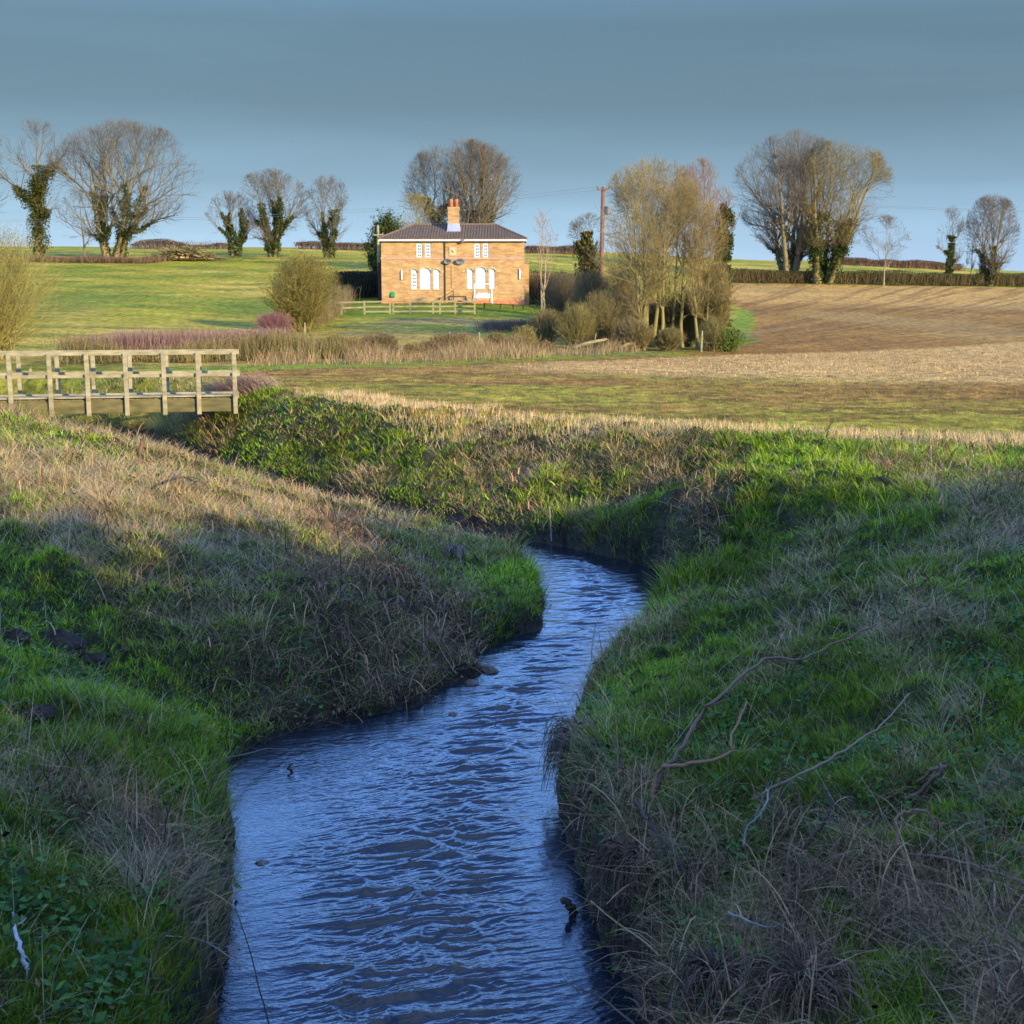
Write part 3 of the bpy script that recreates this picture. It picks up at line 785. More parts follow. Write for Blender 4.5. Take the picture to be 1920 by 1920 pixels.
make_tree('bare_tree', 'bare treetop cut off by the left edge of the picture', -25, 195, 240, 62, 420, 7, .2, .35, 4, ivy=1.0, ivy_r=1.0, up=.4, group=G1, dens=.7, ivytop=.75, ivy_c=(.12, .09, .025))
make_tree('bare_tree', 'slim bare tree with two ivy stems, left of the fan shaped tree', 440, 190, 356, 52, 470, 6, .2, .24, 5, ivy=.6, ivy_r=.32, up=.5, group=G1, stems=2, spread=1.6, dens=.7, ivytop=.8)
make_tree('bare_tree', 'fan shaped bare tree with three ivy stems, left of the cottage', 512, 190, 316, 72, 452, 6, .15, .34, 6, ivy=1.2, ivy_r=.42, up=.3, group=G1, stems=3, spread=3.6, dens=1.0, ivytop=.7)
make_tree('bare_tree', 'narrow bare tree standing nearest the cottage on its left', 618, 190, 326, 46, 462, 6, .15, .28, 7, ivy=.8, ivy_r=.36, up=.3, group=G1, stems=2, spread=1.6, dens=.9, ivytop=.75)
make_tree('bare_tree', 'large rounded bare tree with ivy stems behind the cottage chimney', 868, 150, 262, 124, 440, 9, .15, .42, 8, ivy=1.5, ivy_r=.5, up=.5, group='trees around the cottage', stems=3, spread=5.4, dens=1.9, ivytop=.62)
make_tree('olive_tree', 'dense olive twigged tree behind the left half of the cottage roof', 782, 135, 362, 52, 450, 8, .1, .16, 9, bark=OLIVE, twig=(.21, .17, .055), up=.4, group='trees around the cottage', dens=1.4)
make_tree('bare_tree', 'biggest bare tree on the right with heavy dark limbs, left of its ivy covered neighbour', 1482, 186, 244, 108, 465, 6, .12, .5, 10, ivy=.6, ivy_r=.35, up=.3, stems=5, spread=7, group='bare trees beyond the arable field', cu=1478, dens=1.5, ivytop=.4)
make_tree('ivy_clad_tree', 'big bare tree with ivy covering its base, right of the biggest tree', 1542, 184, 262, 98, 455, 6, .12, .42, 11, stems=5, spread=6.5, bark=(.19, .15, .06), twig=(.17, .14, .06), ivy=2.4, ivy_r=.7, up=.3, group='bare trees beyond the arable field', cu=1568, dens=1.6, ivytop=.5, ivy_c=(.05, .075, .018))
make_tree('bare_tree', 'small pale bare tree right of the two big trees', 1658, 184, 402, 52, 502, 8, .2, .13, 12, bark=(.24, .20, .13), up=.3, group='bare trees beyond the arable field', dens=.6)
make_tree('bare_tree', 'slender bare tree with one ivy stem, left of the rounded tree at the far right', 1779, 188, 384, 26, 512, 7, .15, .2, 13, ivy=.8, ivy_r=.34, up=.3, group='bare trees beyond the arable field', dens=.7, ivytop=.65)
make_tree('bare_tree', 'thinnest bare tree, between the slender ivy tree and the rounded tree', 1820, 192, 388, 13, 505, 6, .2, .1, 14, up=.3, group='bare trees beyond the arable field', dens=.6)
make_tree('bare_tree', 'rounded bare tree with upswept branches at the far right', 1854, 188, 362, 52, 512, 8, .08, .3, 15, ivy=.9, ivy_r=.36, up=.35, group='bare trees beyond the arable field', stems=3, spread=1.6, dens=.9, ivytop=.45)
# the clump by the field corner
GC = 'trees in the clump at the field corner'
OB = (.21, .18, .065)
for k_, (u_, d_, vt, w_, vc, st, lab) in enumerate([
    (1208, 65, 300, 78, 575, 1, 'tall mossy tree at the left end of the field corner clump'),
    (1222, 67, 285, 83, 555, 1, 'tallest mossy tree, just right of the first trunk of the clump'),
    (1243, 66, 330, 76, 615, 1, 'mossy tree with thin trunk, third from the left in the clump'),
    (1262, 68, 322, 83, 615, 1, 'mossy tree in the middle of the field corner clump'),
    (1282, 67, 345, 80, 645, 1, 'mossy tree right of the middle of the field corner clump'),
    (1322, 66, 380, 48, 610, 2, 'lower bushy tree at the right end of the field corner clump')]):
    make_tree('mossy_tree', lab, u_, d_, vt, w_, vc, 8, .2, .12 if k_ < 5 else .09, 20 + k_, bark=OB, twig=(.23, .18, .08), up=.2, ang=(.25, 1.2), group=GC, stems=st + (k_ < 2), dens=1.15, cu=u_ + (6 if k_ else -12), twr=.0062, spread=1.3)
make_tree('russet_tree', 'russet twigged tree rising behind the right side of the clump', 1308, 72, 296, 60, 520, 9, .2, .14, 30, bark=(.22, .13, .06), twig=(.23, .125, .065), up=.7, ang=(.25, .6), group=GC, dens=1.1, twr=.0062)
make_tree('ivy_clad_tree', 'dark ivy topped stem behind the right edge of the clump', 1352, 95, 345, 26, 470, 6, .3, .14, 31, twig=(.2, .12, .07), ivy=1.6, ivy_r=.42, up=.4, group=GC, dens=.8, ivytop=.99)
make_tree('ivy_clad_tree', 'small ivy covered tree left of the telegraph pole', 1104, 95, 398, 44, 500, 7, .2, .16, 32, ivy=1.2, ivy_r=.55, up=.4, dens=.8, ivytop=.9, group='trees around the cottage', ivy_c=(.10, .085, .02))
make_tree('sapling', 'thin pale sapling with forked stem beside the right corner of the cottage', 1018, 86, 385, 30, 560, 4, .3, .10, 33, bark=(.33, .25, .15), twig=(.26, .17, .12), up=.8, ang=(.2, .5), stems=2, spread=.5, dens=.2, detail=0,  group='trees around the cottage', twr=.008)
# bushes made of many rising stems
def bush(name, label, u, D, vtop, uw, n=900, colr=OLIVE, leafc=None, leafn=0, wd=.012, fan=.9, seed=0, group=None, depth=None, cat='shrub', vb=None, lsize=.09):
    rng = np.random.default_rng(seed + 500)
    b = at(u, 500, D); bx = b[0]; bz = H1(bx, D) - .05; Ht = at(u, vtop, D)[2] - bz; hw = uw * D / F
    root = empty(name, (bx, D, bz), label, cat, group)
    nb = max(n // 30, 12)
    az = rng.uniform(0, 6.28, nb); el_ = rng.uniform(.05, fan, nb); t = np.linspace(0, 1, 6)[None, :, None]
    dirs = np.stack([np.cos(az) * np.sin(el_) * hw / Ht * 1.3, np.sin(az) * np.sin(el_) * (depth or hw) / Ht * 1.3, np.cos(el_)], 1)
    P0 = dirs[:, None] * t * Ht * rng.uniform(.3, 1.0, (nb, 1, 1)) + rng.normal(0, .12, (nb, 1, 3)) * np.array([hw, hw, 0]) + np.cumsum(rng.normal(0, .03, (nb, 6, 3)), 1) * Ht * .4
    P0[:, 0, 2] = 0
    r0 = np.repeat(np.linspace(wd * 3, wd * 1.2, 6)[None], nb, 0)
    env = (np.array([rng.uniform(-.25, .25) * hw, 0, Ht * rng.uniform(.42, .52)]), np.array([hw * rng.uniform(.85, 1.1), depth or hw, Ht * .5]))
    P1, r1 = sprout(rng, P0, r0, 6, (.15, 1), (.3, .9), 5, .3, env, Ht * .6, .6, .2, (.35, 1.3), wd * .7)
    P2, r2 = sprout(rng, P1, r1, max(3, n // nb // 6), (.1, 1), (.3, 1.1), 4, .2, env, Ht * .34, .6, .22, (.4, 1.25), wd * .55)
    v, q, c = tubes(P0, r0, 4, rgbj(rng, colr, len(P0))); np_mesh('stem', v, q, M['wood_tint'], root, c)
    v, q, c = merge([tubes(P1, r1, 3, rgbj(rng, colr, len(P1), .2)), tubes(P2, np.maximum(r2, wd * .55), 3, rgbj(rng, colr, len(P2), .3))])
    np_mesh('twigs', v, q, M['wood_tint'], root, c)
    if leafn:
        pid = rng.integers(0, len(P2), leafn); s = rng.integers(1, 4, leafn)
        pts = P2[pid, s] + rng.normal(0, .05, (leafn, 3)) * Ht * .3
        v, q, c = leaves(pts, lsize * (.6 + .8 * rng.random(leafn)), jitter(leafc, leafn, .3, .08), 1.0)
        np_mesh('foliage', v, q, M['leaf'], root, c)
    return root
bush('hawthorn_bush', 'rounded olive green bush on a short trunk in the pasture left of the cottage', 560, 78, 468, 80, 3000, (.20, .17, .05), (.20, .17, .035), 4500, .011, 1.1, 1)
bush('willow_bush', 'yellow green willow bush filling the left edge beyond the footbridge', -20, 52, 405, 118, 2300, (.27, .23, .07), (.24, .21, .05), 5000, .008, 1.0, 2, lsize=.06)
n = 2600; hb = hit(430, 742, 0, 20, 60); X = hb[0] + RNG.normal(.1, .55, n); Y = hb[1] - .5 + RNG.normal(0, .45, n)
v, q, c = blades(np.stack([X, Y, H(X, Y) + .25 * RNG.random(n)], 1), .25 + .55 * RNG.random(n), .014 * np.ones(n), math.pi * 1.15 + RNG.normal(0, .6, n), .3 + .5 * RNG.random(n), 1.2 + .8 * RNG.random(n), jitter((.36, .235, .17), n, .3))
v[:, :2] -= hb[:2]; v[:, 2] -= hb[2]
rh = np_mesh('reed_heap', v, q, M['leaf'], col=c); rh.location = hb; tag(rh, 'pinkish brown heap of dead reeds slumped against the right end of the footbridge', 'reeds')
bush('dogwood_bush', 'purple red twigged bush at the foot of the olive bush', 512, 70, 583, 42, 3000, (.24, .12, .12), None, 0, .006, .7, 3)
bush('evergreen_bush', 'dense dark evergreen bush behind the left end of the cottage roof', 722, 124, 402, 40, 3000, (.05, .06, .02), (.05, .075, .012), 16000, .012, 1.1, 4, lsize=.2)
GB = 'thorn bushes in the rough strip before the cottage'
for k_, (u_, d_, vt, w_, lab, cc_) in enumerate([
    (1018, 66, 575, 40, 'thorny olive bush at the foot of the pale sapling', (.20, .165, .065)),
    (1082, 64, 560, 44, 'wide thorn bush left of the leaning log', (.20, .17, .06)),
    (1130, 66, 540, 46, 'tall tangled bush below the telegraph pole', (.19, .155, .065)),
    (1180, 64, 590, 34, 'brown thicket right of the leaning log, at the clump trunks', (.21, .16, .08)),
    (1342, 64, 590, 30, 'low green tinged bush at the right foot of the clump', (.18, .16, .06)),
    (985, 62, 610, 26, 'small mossy bush with crossing stems above the field headland', (.22, .19, .06)),
    (700, 58, 628, 34, 'brown bramble bush left of the pale reeds', (.20, .15, .07)),
    (620, 56, 625, 36, 'bramble bush with dark leaves beneath the olive bush', (.17, .14, .06)),
    (520, 54, 640, 32, 'bramble bush at the right end of the clipped purple hedge', (.22, .18, .07)),
    (930, 60, 622, 30, 'bramble bush between the two small fence posts and the mossy bush', (.19, .15, .07)),
    (1075, 92, 520, 34, 'grey brown bush beyond the sapling on the right of the cottage', (.16, .12, .07))]):
    bush('thorn_bush', lab, u_, d_, vt, w_, 1500, cc_, (.15, .13, .03), 700, .0085, 1.1, 10 + k_, group=GB, lsize=.06)
rg_ = np.random.default_rng(77)
for k_ in range(16):
    u_ = 478 + k_ * 36 + rg_.uniform(-8, 8); d_ = 51 + (u_ - 460) / 60 + rg_.uniform(-1, 1.5)
    near_ = ['the footbridge end', 'the purple hedge end', 'the olive bush', 'the far left fence post', 'the pale reeds', 'the fence corner', 'the garden fence', 'the cottage plinth',
             'the cottage downpipe', 'the handrail', 'the first small fence post', 'the white swing', 'the second small fence post', 'the knee rail', 'the brown lean-to', 'the pale sapling'][k_]
    bush('bramble_tangle', 'low bramble tangle in the rough strip in line with ' + near_, u_, d_, 632 + rg_.uniform(-12, 14), 26 + rg_.uniform(0, 14), 1300,
         [(.20, .14, .075), (.16, .125, .06), (.24, .18, .08)][k_ % 3], (.17, .12, .04), 500, .008, 1.25, 70 + k_, group='bramble tangles along the rough strip', lsize=.06)
for k_, (u_, d_, vt, w_, lab, cc_) in enumerate([
    (1290, 69, 545, 62, 'tall olive thicket filling the middle of the clump behind the trunks', (.17, .14, .055)),
    (1235, 71, 560, 60, 'dark thicket behind the left trunks of the clump', (.12, .10, .05)),
    (1150, 68, 545, 50, 'pale twiggy thicket between the telegraph pole and the clump', (.20, .165, .08)),
    (1058, 76, 508, 42, 'grey brown thicket between the sapling and the telegraph pole', (.17, .13, .07)),
    (1112, 72, 500, 50, 'tall brown thicket hiding the foot of the telegraph pole', (.19, .15, .07)),
    (1168, 74, 480, 46, 'tall twiggy thicket against the left side of the clump', (.20, .165, .075)),
    (1200, 63.5, 600, 36, 'low pale thicket around the leftmost trunk of the clump', (.21, .17, .07)),
    (1255, 63.5, 615, 34, 'low thicket in front of the middle trunks of the clump', (.18, .15, .06)),
    (1345, 67, 470, 30, 'upright olive twigged thicket on the right side of the clump', (.19, .155, .06))]):
    bush('thicket', lab, u_, d_, vt, w_, 3000, cc_, (.15, .13, .03), 900, .0085, .8, 50 + k_, group='thickets in the field corner clump', lsize=.06)
bush('nettle_patch', 'bright green leafy mound at the right foot of the clump', 1368, 64, 612, 34, 700, (.12, .14, .04), (.13, .20, .03), 7000, .008, 1.2, 30, lsize=.07, cat='shrub')

# hedges
def hedge(name, label, pts, h, w, n, colr, leafc=None, leafn=0, wd=.02, base_gap=0.0, group=None, seed=0, tone=None, lsize=.16, hvar=.15):
    rng = np.random.default_rng(seed + 900)
    L = np.array(pts, float); seg = np.hypot(*np.diff(L[:, :2], axis=0).T); cs = np.concatenate([[0], seg.cumsum()])
    ox, oy = L[0]; oz = H1(ox, oy)
    root = empty(name, (ox, oy, oz), label, 'hedge', group)
    def place(n_):
        s = rng.uniform(0, cs[-1], n_); X = np.interp(s, cs, L[:, 0]) + rng.normal(0, w * .4, n_); Y = np.interp(s, cs, L[:, 1]) + rng.normal(0, w * .4, n_)
        return X, Y, H(X, Y), s
    X, Y, Z, s = place(n)
    hh = h * (1 + hvar * 2 * (vnoise(s * .35, s * 0, seed) - .5)) * rng.uniform(.7, 1.05, n)
    z0 = base_gap * h * rng.random(n) + rng.random(n) ** 2 * h * .5 * (base_gap > 0) + rng.random(n) * h * .35
    keepn = rng.random(n) < .35 if base_gap else np.zeros(n, bool)
    z0[keepn] = 0
    global RNG
    kr = RNG; RNG = rng
    P = np.stack([X - ox, Y - oy, Z - oz + z0], 1)
    v, q, c = blades(P, np.maximum(hh - z0, .15 * h), wd * np.ones(n), rng.uniform(0, 6.28, n), rng.uniform(0, .5, n), rng.uniform(.1, .9, n),
                     jitter(colr, n, .25, .06), ts=(0, .5, 1), ws=(1, .8, .3))
    np_mesh('twigs', v, q, M['wood_tint'], root, c)
    if leafn:
        X, Y, Z, s = place(leafn)
        hh = h * (1 + hvar * 2 * (vnoise(s * .35, s * 0, seed) - .5))
        P = np.stack([X - ox, Y - oy, Z - oz + hh * (base_gap + (1 - base_gap) * rng.random(leafn) ** .8) * .97], 1)
        cc_ = jitter(leafc, leafn, .35, .1) * (.6 + .8 * vnoise(s * .5, s * 0 + 3, 2))[:, None]
        v, q, c = leaves(P, lsize * (.6 + .8 * rng.random(leafn)), cc_, 1.0)
        np_mesh('foliage', v, q, M['leaf'], root, c)
    RNG = kr
    return root
def line_at(us, D):
    Ds = D if hasattr(D, '__len__') else [D] * len(us)
    return [tuple(at(u_, 500, d_)[:2]) for u_, d_ in zip(us, Ds)]
hedge('field_hedge', 'clipped dark green hedge along the top of the brown arable field', line_at([1358, 1500, 1700, 1960], [182, 184, 186, 190]), 2.0, 1.1, 9000,
      (.14, .10, .05), (.065, .08, .022), 26000, .04, seed=1, lsize=.2, hvar=.12)
hedge('skyline_hedge', 'gappy clipped hedge on the skyline right of the two big trees', line_at([1560, 1640, 1760, 1800], [255, 255, 258, 262]), 1.5, 1.4, 5000,
      (.16, .10, .07), (.11, .08, .045), 6000, .06, base_gap=.4, seed=2, lsize=.25)
hedge('skyline_hedge', 'gappy hedge on the skyline between the cottage and the telegraph pole', line_at([985, 1060, 1110], 250), 1.5, 1.3, 2400, (.15, .10, .07), (.11, .08, .045), 2400, .06, base_gap=.45, seed=3, lsize=.25)
hedge('skyline_hedge', 'gappy hedge on the skyline left of the evergreen bush', line_at([560, 640, 715], 250), 1.5, 1.3, 2400, (.15, .10, .07), (.11, .08, .045), 3000, .06, base_gap=.45, seed=4, lsize=.25)
hedge('skyline_hedge', 'gappy hedge on the skyline behind the brush pile', line_at([250, 320, 430], 250), 1.5, 1.3, 2400, (.15, .10, .07), (.12, .085, .045), 2600, .06, base_gap=.5, seed=5, lsize=.25, hvar=.5)
hedge('clipped_hedge', 'low purple topped hedge with yellow stems beyond the footbridge', line_at([130, 300, 430, 520], [50, 51, 53, 57]), 1.15, .8, 9000, (.24, .15, .13), None, 0, .014, seed=6)
hedge('mossy_hedge', 'yellow green hedge stems between the footbridge and the bramble bushes', line_at([110, 300, 430, 640], [48, 49, 50.5, 53]), .85, .8, 3600, (.19, .155, .06), (.15, .125, .04), 4000, .016, seed=7, lsize=.06, hvar=.6)
hedge('dark_hedge', 'dark rounded hedge in the shade left of the cottage', line_at([640, 706], [116, 118]), 2.4, 2.0, 3500, (.07, .055, .035), (.06, .055, .022), 9000, .03, seed=8, lsize=.16)
hedge('brown_hedge', 'brown hedge running down from the cottage to the olive bush', line_at([640, 600, 575], [108, 92, 80]), 1.9, 1.2, 4500, (.17, .13, .07), (.13, .11, .04), 4500, .02, seed=9, lsize=.1)
hedge('brown_hedge', 'brown garden hedge right of the cottage behind the sapling', line_at([996, 1060, 1100], [114, 110, 104]), 2.7, 1.6, 4500, (.14, .10, .06), (.09, .08, .035), 5000, .025, seed=10, lsize=.14)
hedge('low_hedge', 'long low purple brown hedge below the hilltop trees on the left', line_at([60, 160, 260, 300], [176, 174, 173, 176]), .95, 1.2, 4500, (.15, .095, .06), None, 0, .05, seed=11)
hedge('low_hedge', 'low purple brown hedge on the slope left of the thorn bushes', line_at([905, 980, 1030], [78, 79, 80]), .8, .8, 2500, (.19, .13, .10), None, 0, .016, seed=12)
# dry reeds in the rough strip
n = 26000
ru = RNG.uniform(462, 1200, n); rd = 50 + 12 * RNG.random(n) + (ru - 462) / 738 * 6 - 3
keepm = RNG.random(n) < np.clip(.35 + fbm(ru * .02, rd * .3, 3) * 2 + (np.abs(ru - 800) < 150) * .4, .05, 1); ru, rd = ru[keepm], rd[keepm]; n = len(ru)
X = (ru - 960) / F * rd / 1.0138 * 1.0; Z = H(X, rd)
kk = ~inside(FIELD, X, rd); X, rd, Z = X[kk], rd[kk], Z[kk]; n = len(X)
cc_ = jitter((.38, .26, .13), n, .25, .06); bi = RNG.random(n) < .35; cc_[bi] = jitter((.20, .155, .06), bi.sum(), .25)
v, q, c = blades(np.stack([X, rd, Z - .02], 1), (.2 + .7 * RNG.random(n)) * (.25 + 1.2 * vnoise(X * .5, rd * .5, 4)), .018 * np.ones(n), RNG.uniform(0, 6.28, n), RNG.uniform(0, .4, n), RNG.uniform(.2, 1.3, n), cc_)
tag(np_mesh('dry_reeds', v, q, M['leaf'], col=c), 'pale dry reeds and rough grass in front of the cottage fence', 'reeds', kind='stuff')
# brush pile
rng = np.random.default_rng(3)
b = at(345, 500, 181); bz = H1(b[0], 181)
root = empty('brush_pile', (b[0], 181, bz), 'long heap of cut branches under the hilltop trees on the left', 'brush pile')
n = 1400; P = np.zeros((n, 4, 3)); P[:, 0, 0] = np.clip(rng.normal(0, 2.3, n), -5, 8.5); P[:, 0, 1] = rng.normal(0, .8, n)
P[:, 0, 2] = rng.random(n) * 1.7 * np.exp(-(P[:, 0, 0] / 4.2) ** 2)
d = rng.normal(0, 1, (n, 3)); d[:, 2] *= .45
for k_ in range(1, 4): P[:, k_] = P[:, k_ - 1] + d * .28 + rng.normal(0, .08, (n, 3))
P[:, :, 2] = np.abs(P[:, :, 2])
v, q, c = tubes(P, np.repeat(rng.uniform(.02, .05, (n, 1)), 4, 1), 3, jitter((.17, .14, .06), n, .4)); np_mesh('branches', v, q, M['wood_tint'], root, c)
n = 26; P = np.zeros((n, 2, 3)); P[:, 0, 0] = rng.uniform(-3, 4, n); P[:, 0, 1] = rng.uniform(-1.4, -.7, n); P[:, 0, 2] = rng.uniform(.1, .8, n) * np.exp(-(P[:, 0, 0] / 4.2) ** 2) + .1
P[:, 1] = P[:, 0] + rng.normal(0, 1, (n, 3)) * np.array([.5, .35, .1])
for k_ in range(n):
    v, q, c = tubes(P[k_:k_ + 1], np.full((1, 2), .11), 6, jitter((.42, .30, .17), 1, .2)); np_mesh('cut_log', v, q, M['wood_tint'], root, c)

# ------------------------------------------------------------------ the wood off to the right whose shade covers the near banks
rng = np.random.default_rng(11)
def wood_h(xv):
    return 8.7 + 1.8 * (vnoise(xv * .35, xv * 0, 3) - .5) + 2.2 * (vnoise(xv * 1.1, xv * 0, 5) - .5) - 9 * (1 - sst(2, 6, xv))
n = 60000
X = rng.uniform(3, 48, n); hh = wood_h(X)
Y = -6 + rng.normal(0, .9, n)
Zf = hh * rng.random(n) ** .75
P = np.stack([X, Y, H(X, Y) * 0 + 1.3 + Zf], 1)
v1 = leaves(P, .28 + .25 * rng.random(n), jitter((.08, .09, .03), n, .3), 1.0)
n2 = 90; tx_ = rng.uniform(5, 47, n2); P0 = np.zeros((n2, 6, 3)); P0[:, :, 1] = -6 + rng.normal(0, .6, (n2, 1)); P0[:, :, 0] = tx_[:, None]
P0[:, :, 2] = 1.4 + wood_h(tx_)[:, None] * np.linspace(0, .9, 6)[None]; P0[:, 1:, :2] += rng.normal(0, .2, (n2, 5, 2)).cumsum(1)
v, q, c = merge([v1, tubes(P0, np.repeat(np.linspace(.2, .05, 6)[None], n2, 0), 6, jitter(BARK, n2, .1))])
tag(np_mesh('woodland', v, q, M['leaf'], col=c), 'belt of trees behind the viewpoint, out of the picture, shading the near banks', 'wood', kind='stuff')

# ------------------------------------------------------------------ cottage
def mat_brick():
    m, n, l, b = mat_base('orange_brick')
    t = n.new('ShaderNodeTexCoord'); mm = n.new('ShaderNodeMapping'); mm.inputs['Rotation'].default_value = (math.pi / 2, 0, 0)
    bk = n.new('ShaderNodeTexBrick'); bk.inputs['Scale'].default_value = 1.0
    bk.inputs['Brick Width'].default_value = .46; bk.inputs['Row Height'].default_value = .15; bk.inputs['Mortar Size'].default_value = .014
    bk.inputs['Color1'].default_value = (.43, .26, .098, 1); bk.inputs['Color2'].default_value = (.31, .165, .06, 1); bk.inputs['Mortar'].default_value = (.38, .28, .17, 1)
    bk.inputs['Bias'].default_value = -.2
    l.new(t.outputs['Object'], mm.inputs[0]); l.new(mm.outputs[0], bk.inputs[0])
    m2 = n.new('ShaderNodeMapping'); m2.inputs['Scale'].default_value = (.7, .7, 1.8)
    nn = n.new('ShaderNodeTexNoise'); nn.inputs['Scale'].default_value = 1.5; nn.inputs['Detail'].default_value = 6; nn.inputs['Roughness'].default_value = .7
    l.new(t.outputs['Object'], m2.inputs[0]); l.new(m2.outputs[0], nn.inputs[0])
    rp = n.new('ShaderNodeValToRGB'); rp.color_ramp.elements[0].position = .35; rp.color_ramp.elements[1].position = .68
    rp.color_ramp.elements[0].color = (.80, .72, .66, 1); rp.color_ramp.elements[1].color = (1.2, 1.3, 1.35, 1)
    l.new(nn.outputs[0], rp.inputs[0])
    mx = n.new('ShaderNodeMix'); mx.data_type = 'RGBA'; mx.blend_type = 'MULTIPLY'; mx.inputs[0].default_value = 1
    l.new(bk.outputs[0], mx.inputs[6]); l.new(rp.outputs[0], mx.inputs[7]); l.new(mx.outputs[2], b.inputs['Base Color'])
    b.inputs['Roughness'].default_value = .9
    bp = n.new('ShaderNodeBump'); bp.inputs['Strength'].default_value = .5; bp.inputs['Distance'].default_value = .02
    l.new(bk.outputs['Fac'], bp.inputs['Height']); bp.invert = True; l.new(bp.outputs[0], b.inputs['Normal'])
    return m
M['brick'] = mat_brick()
M['brick_red'] = mat_plain('red_clay', (.42, .12, .05), (.52, .18, .07), 3, .85)
M['white'] = mat_plain('white_paint', (.52, .56, .62), (.60, .64, .70), 2, .5)
M['lead'] = mat_plain('lead_sheet', (.24, .28, .38), (.32, .36, .46), 2, .5)
M['stone'] = mat_plain('pale_stone', (.36, .29, .15), (.46, .37, .22), 3, .85)
M['dark'] = mat_plain('dark_paint', (.02, .015, .012), (.035, .03, .028), 3, .6)
M['dgrey'] = mat_plain('grey_metal', (.10, .11, .13), (.16, .17, .19), 3, .5)
M['rail_wood'] = mat_plain('weathered_rail', (.19, .17, .085), (.30, .27, .15), 2.5, .9, .3, stretch=(1, 1, 4))
M['brown_wood'] = mat_plain('brown_wood', (.14, .075, .045), (.20, .11, .07), 2.5, .85)
M['green'] = mat_plain('green_plastic', (.01, .22, .07), (.015, .28, .09), 3, .5)
def mat_roof():
    m, n, l, b = mat_base('pantile_roof')
    t = n.new('ShaderNodeTexCoord'); mm = n.new('ShaderNodeMapping')
    nn = n.new('ShaderNodeTexNoise'); nn.inputs['Scale'].default_value = 2.4; nn.inputs['Detail'].default_value = 7; nn.inputs['Roughness'].default_value = .75
    l.new(t.outputs['Object'], mm.inputs[0]); l.new(mm.outputs[0], nn.inputs[0])
    r = n.new('ShaderNodeValToRGB'); r.color_ramp.elements[0].position = .35; r.color_ramp.elements[1].position = .7
    r.color_ramp.elements[0].color = (.08, .052, .026, 1); r.color_ramp.elements[1].color = (.16, .11, .058, 1)
    l.new(nn.outputs[0], r.inputs[0]); l.new(r.outputs[0], b.inputs['Base Color']); b.inputs['Roughness'].default_value = .8
    return m
M['roof'] = mat_roof()

HD = 110.0
pm = F / HD
def hp(u, v):           # point of the front wall plane in house coordinates
    p = at(u, v, HD); return p[0] - HX, p[2] - HZ0
HX = at(852, 567, HD)[0]; HZ0 = at(852, 567, HD)[2]
house = empty('brick_cottage', (HX, HD, HZ0), 'pair of orange brick cottages with a hipped dark tiled roof and white window boards', 'cottage')
x0, _z = hp(716, 567); x1, _z = hp(983, 567); _x, ze = hp(716, 451)
DEP = 7.4
# front wall with window recesses
wins = []      # (x0, x1, z0, z1, arched, shutter kind)
for (ua, ub, va, vb_) in [(781, 792, 456, 484), (797, 808, 456, 484), (889.5, 900.5, 456, 484), (905.5, 916.5, 456, 484)]:
    a_, zb = hp(ua, vb_); b_, zt = hp(ub, va); wins.append((a_, b_, zb, zt, 0, 1))
for (ua, ub, va, vb_, sl) in [(771.5, 782, 505, 542, 1), (787.5, 807.5, 502, 542, 0), (813, 824, 505, 542, 0), (876, 886.5, 504, 541, 0), (892, 911, 501, 541, 0), (917, 928, 504, 541, 0)]:
    a_, zb = hp(ua, vb_); b_, zt = hp(ub, va); wins.append((a_, b_, zb, zt, 1, 2 if sl else 0))
mb = MB()
zs = sorted(set([-.4, ze] + [w_[2] for w_ in wins] + [w_[3] for w_ in wins]))
for za, zb in zip(zs[:-1], zs[1:]):
    cuts = sorted([(w_[0], w_[1]) for w_ in wins if w_[2] <= za + 1e-6 and w_[3] >= zb - 1e-6])
    cur = x0
    for a_, b_ in cuts + [(x1, x1)]:
        if a_ > cur + 1e-6: mb.box(cur, a_, 0, .28, za, zb)
        cur = b_
mb.box(x0, x0 + .28, .28, DEP, -.4, ze); mb.box(x1 - .28, x1, .28, DEP, -.4, ze); mb.box(x0 + .28, x1 - .28, DEP - .28, DEP, -.4, ze)
wall = mb.build('wall', M['brick'], house)
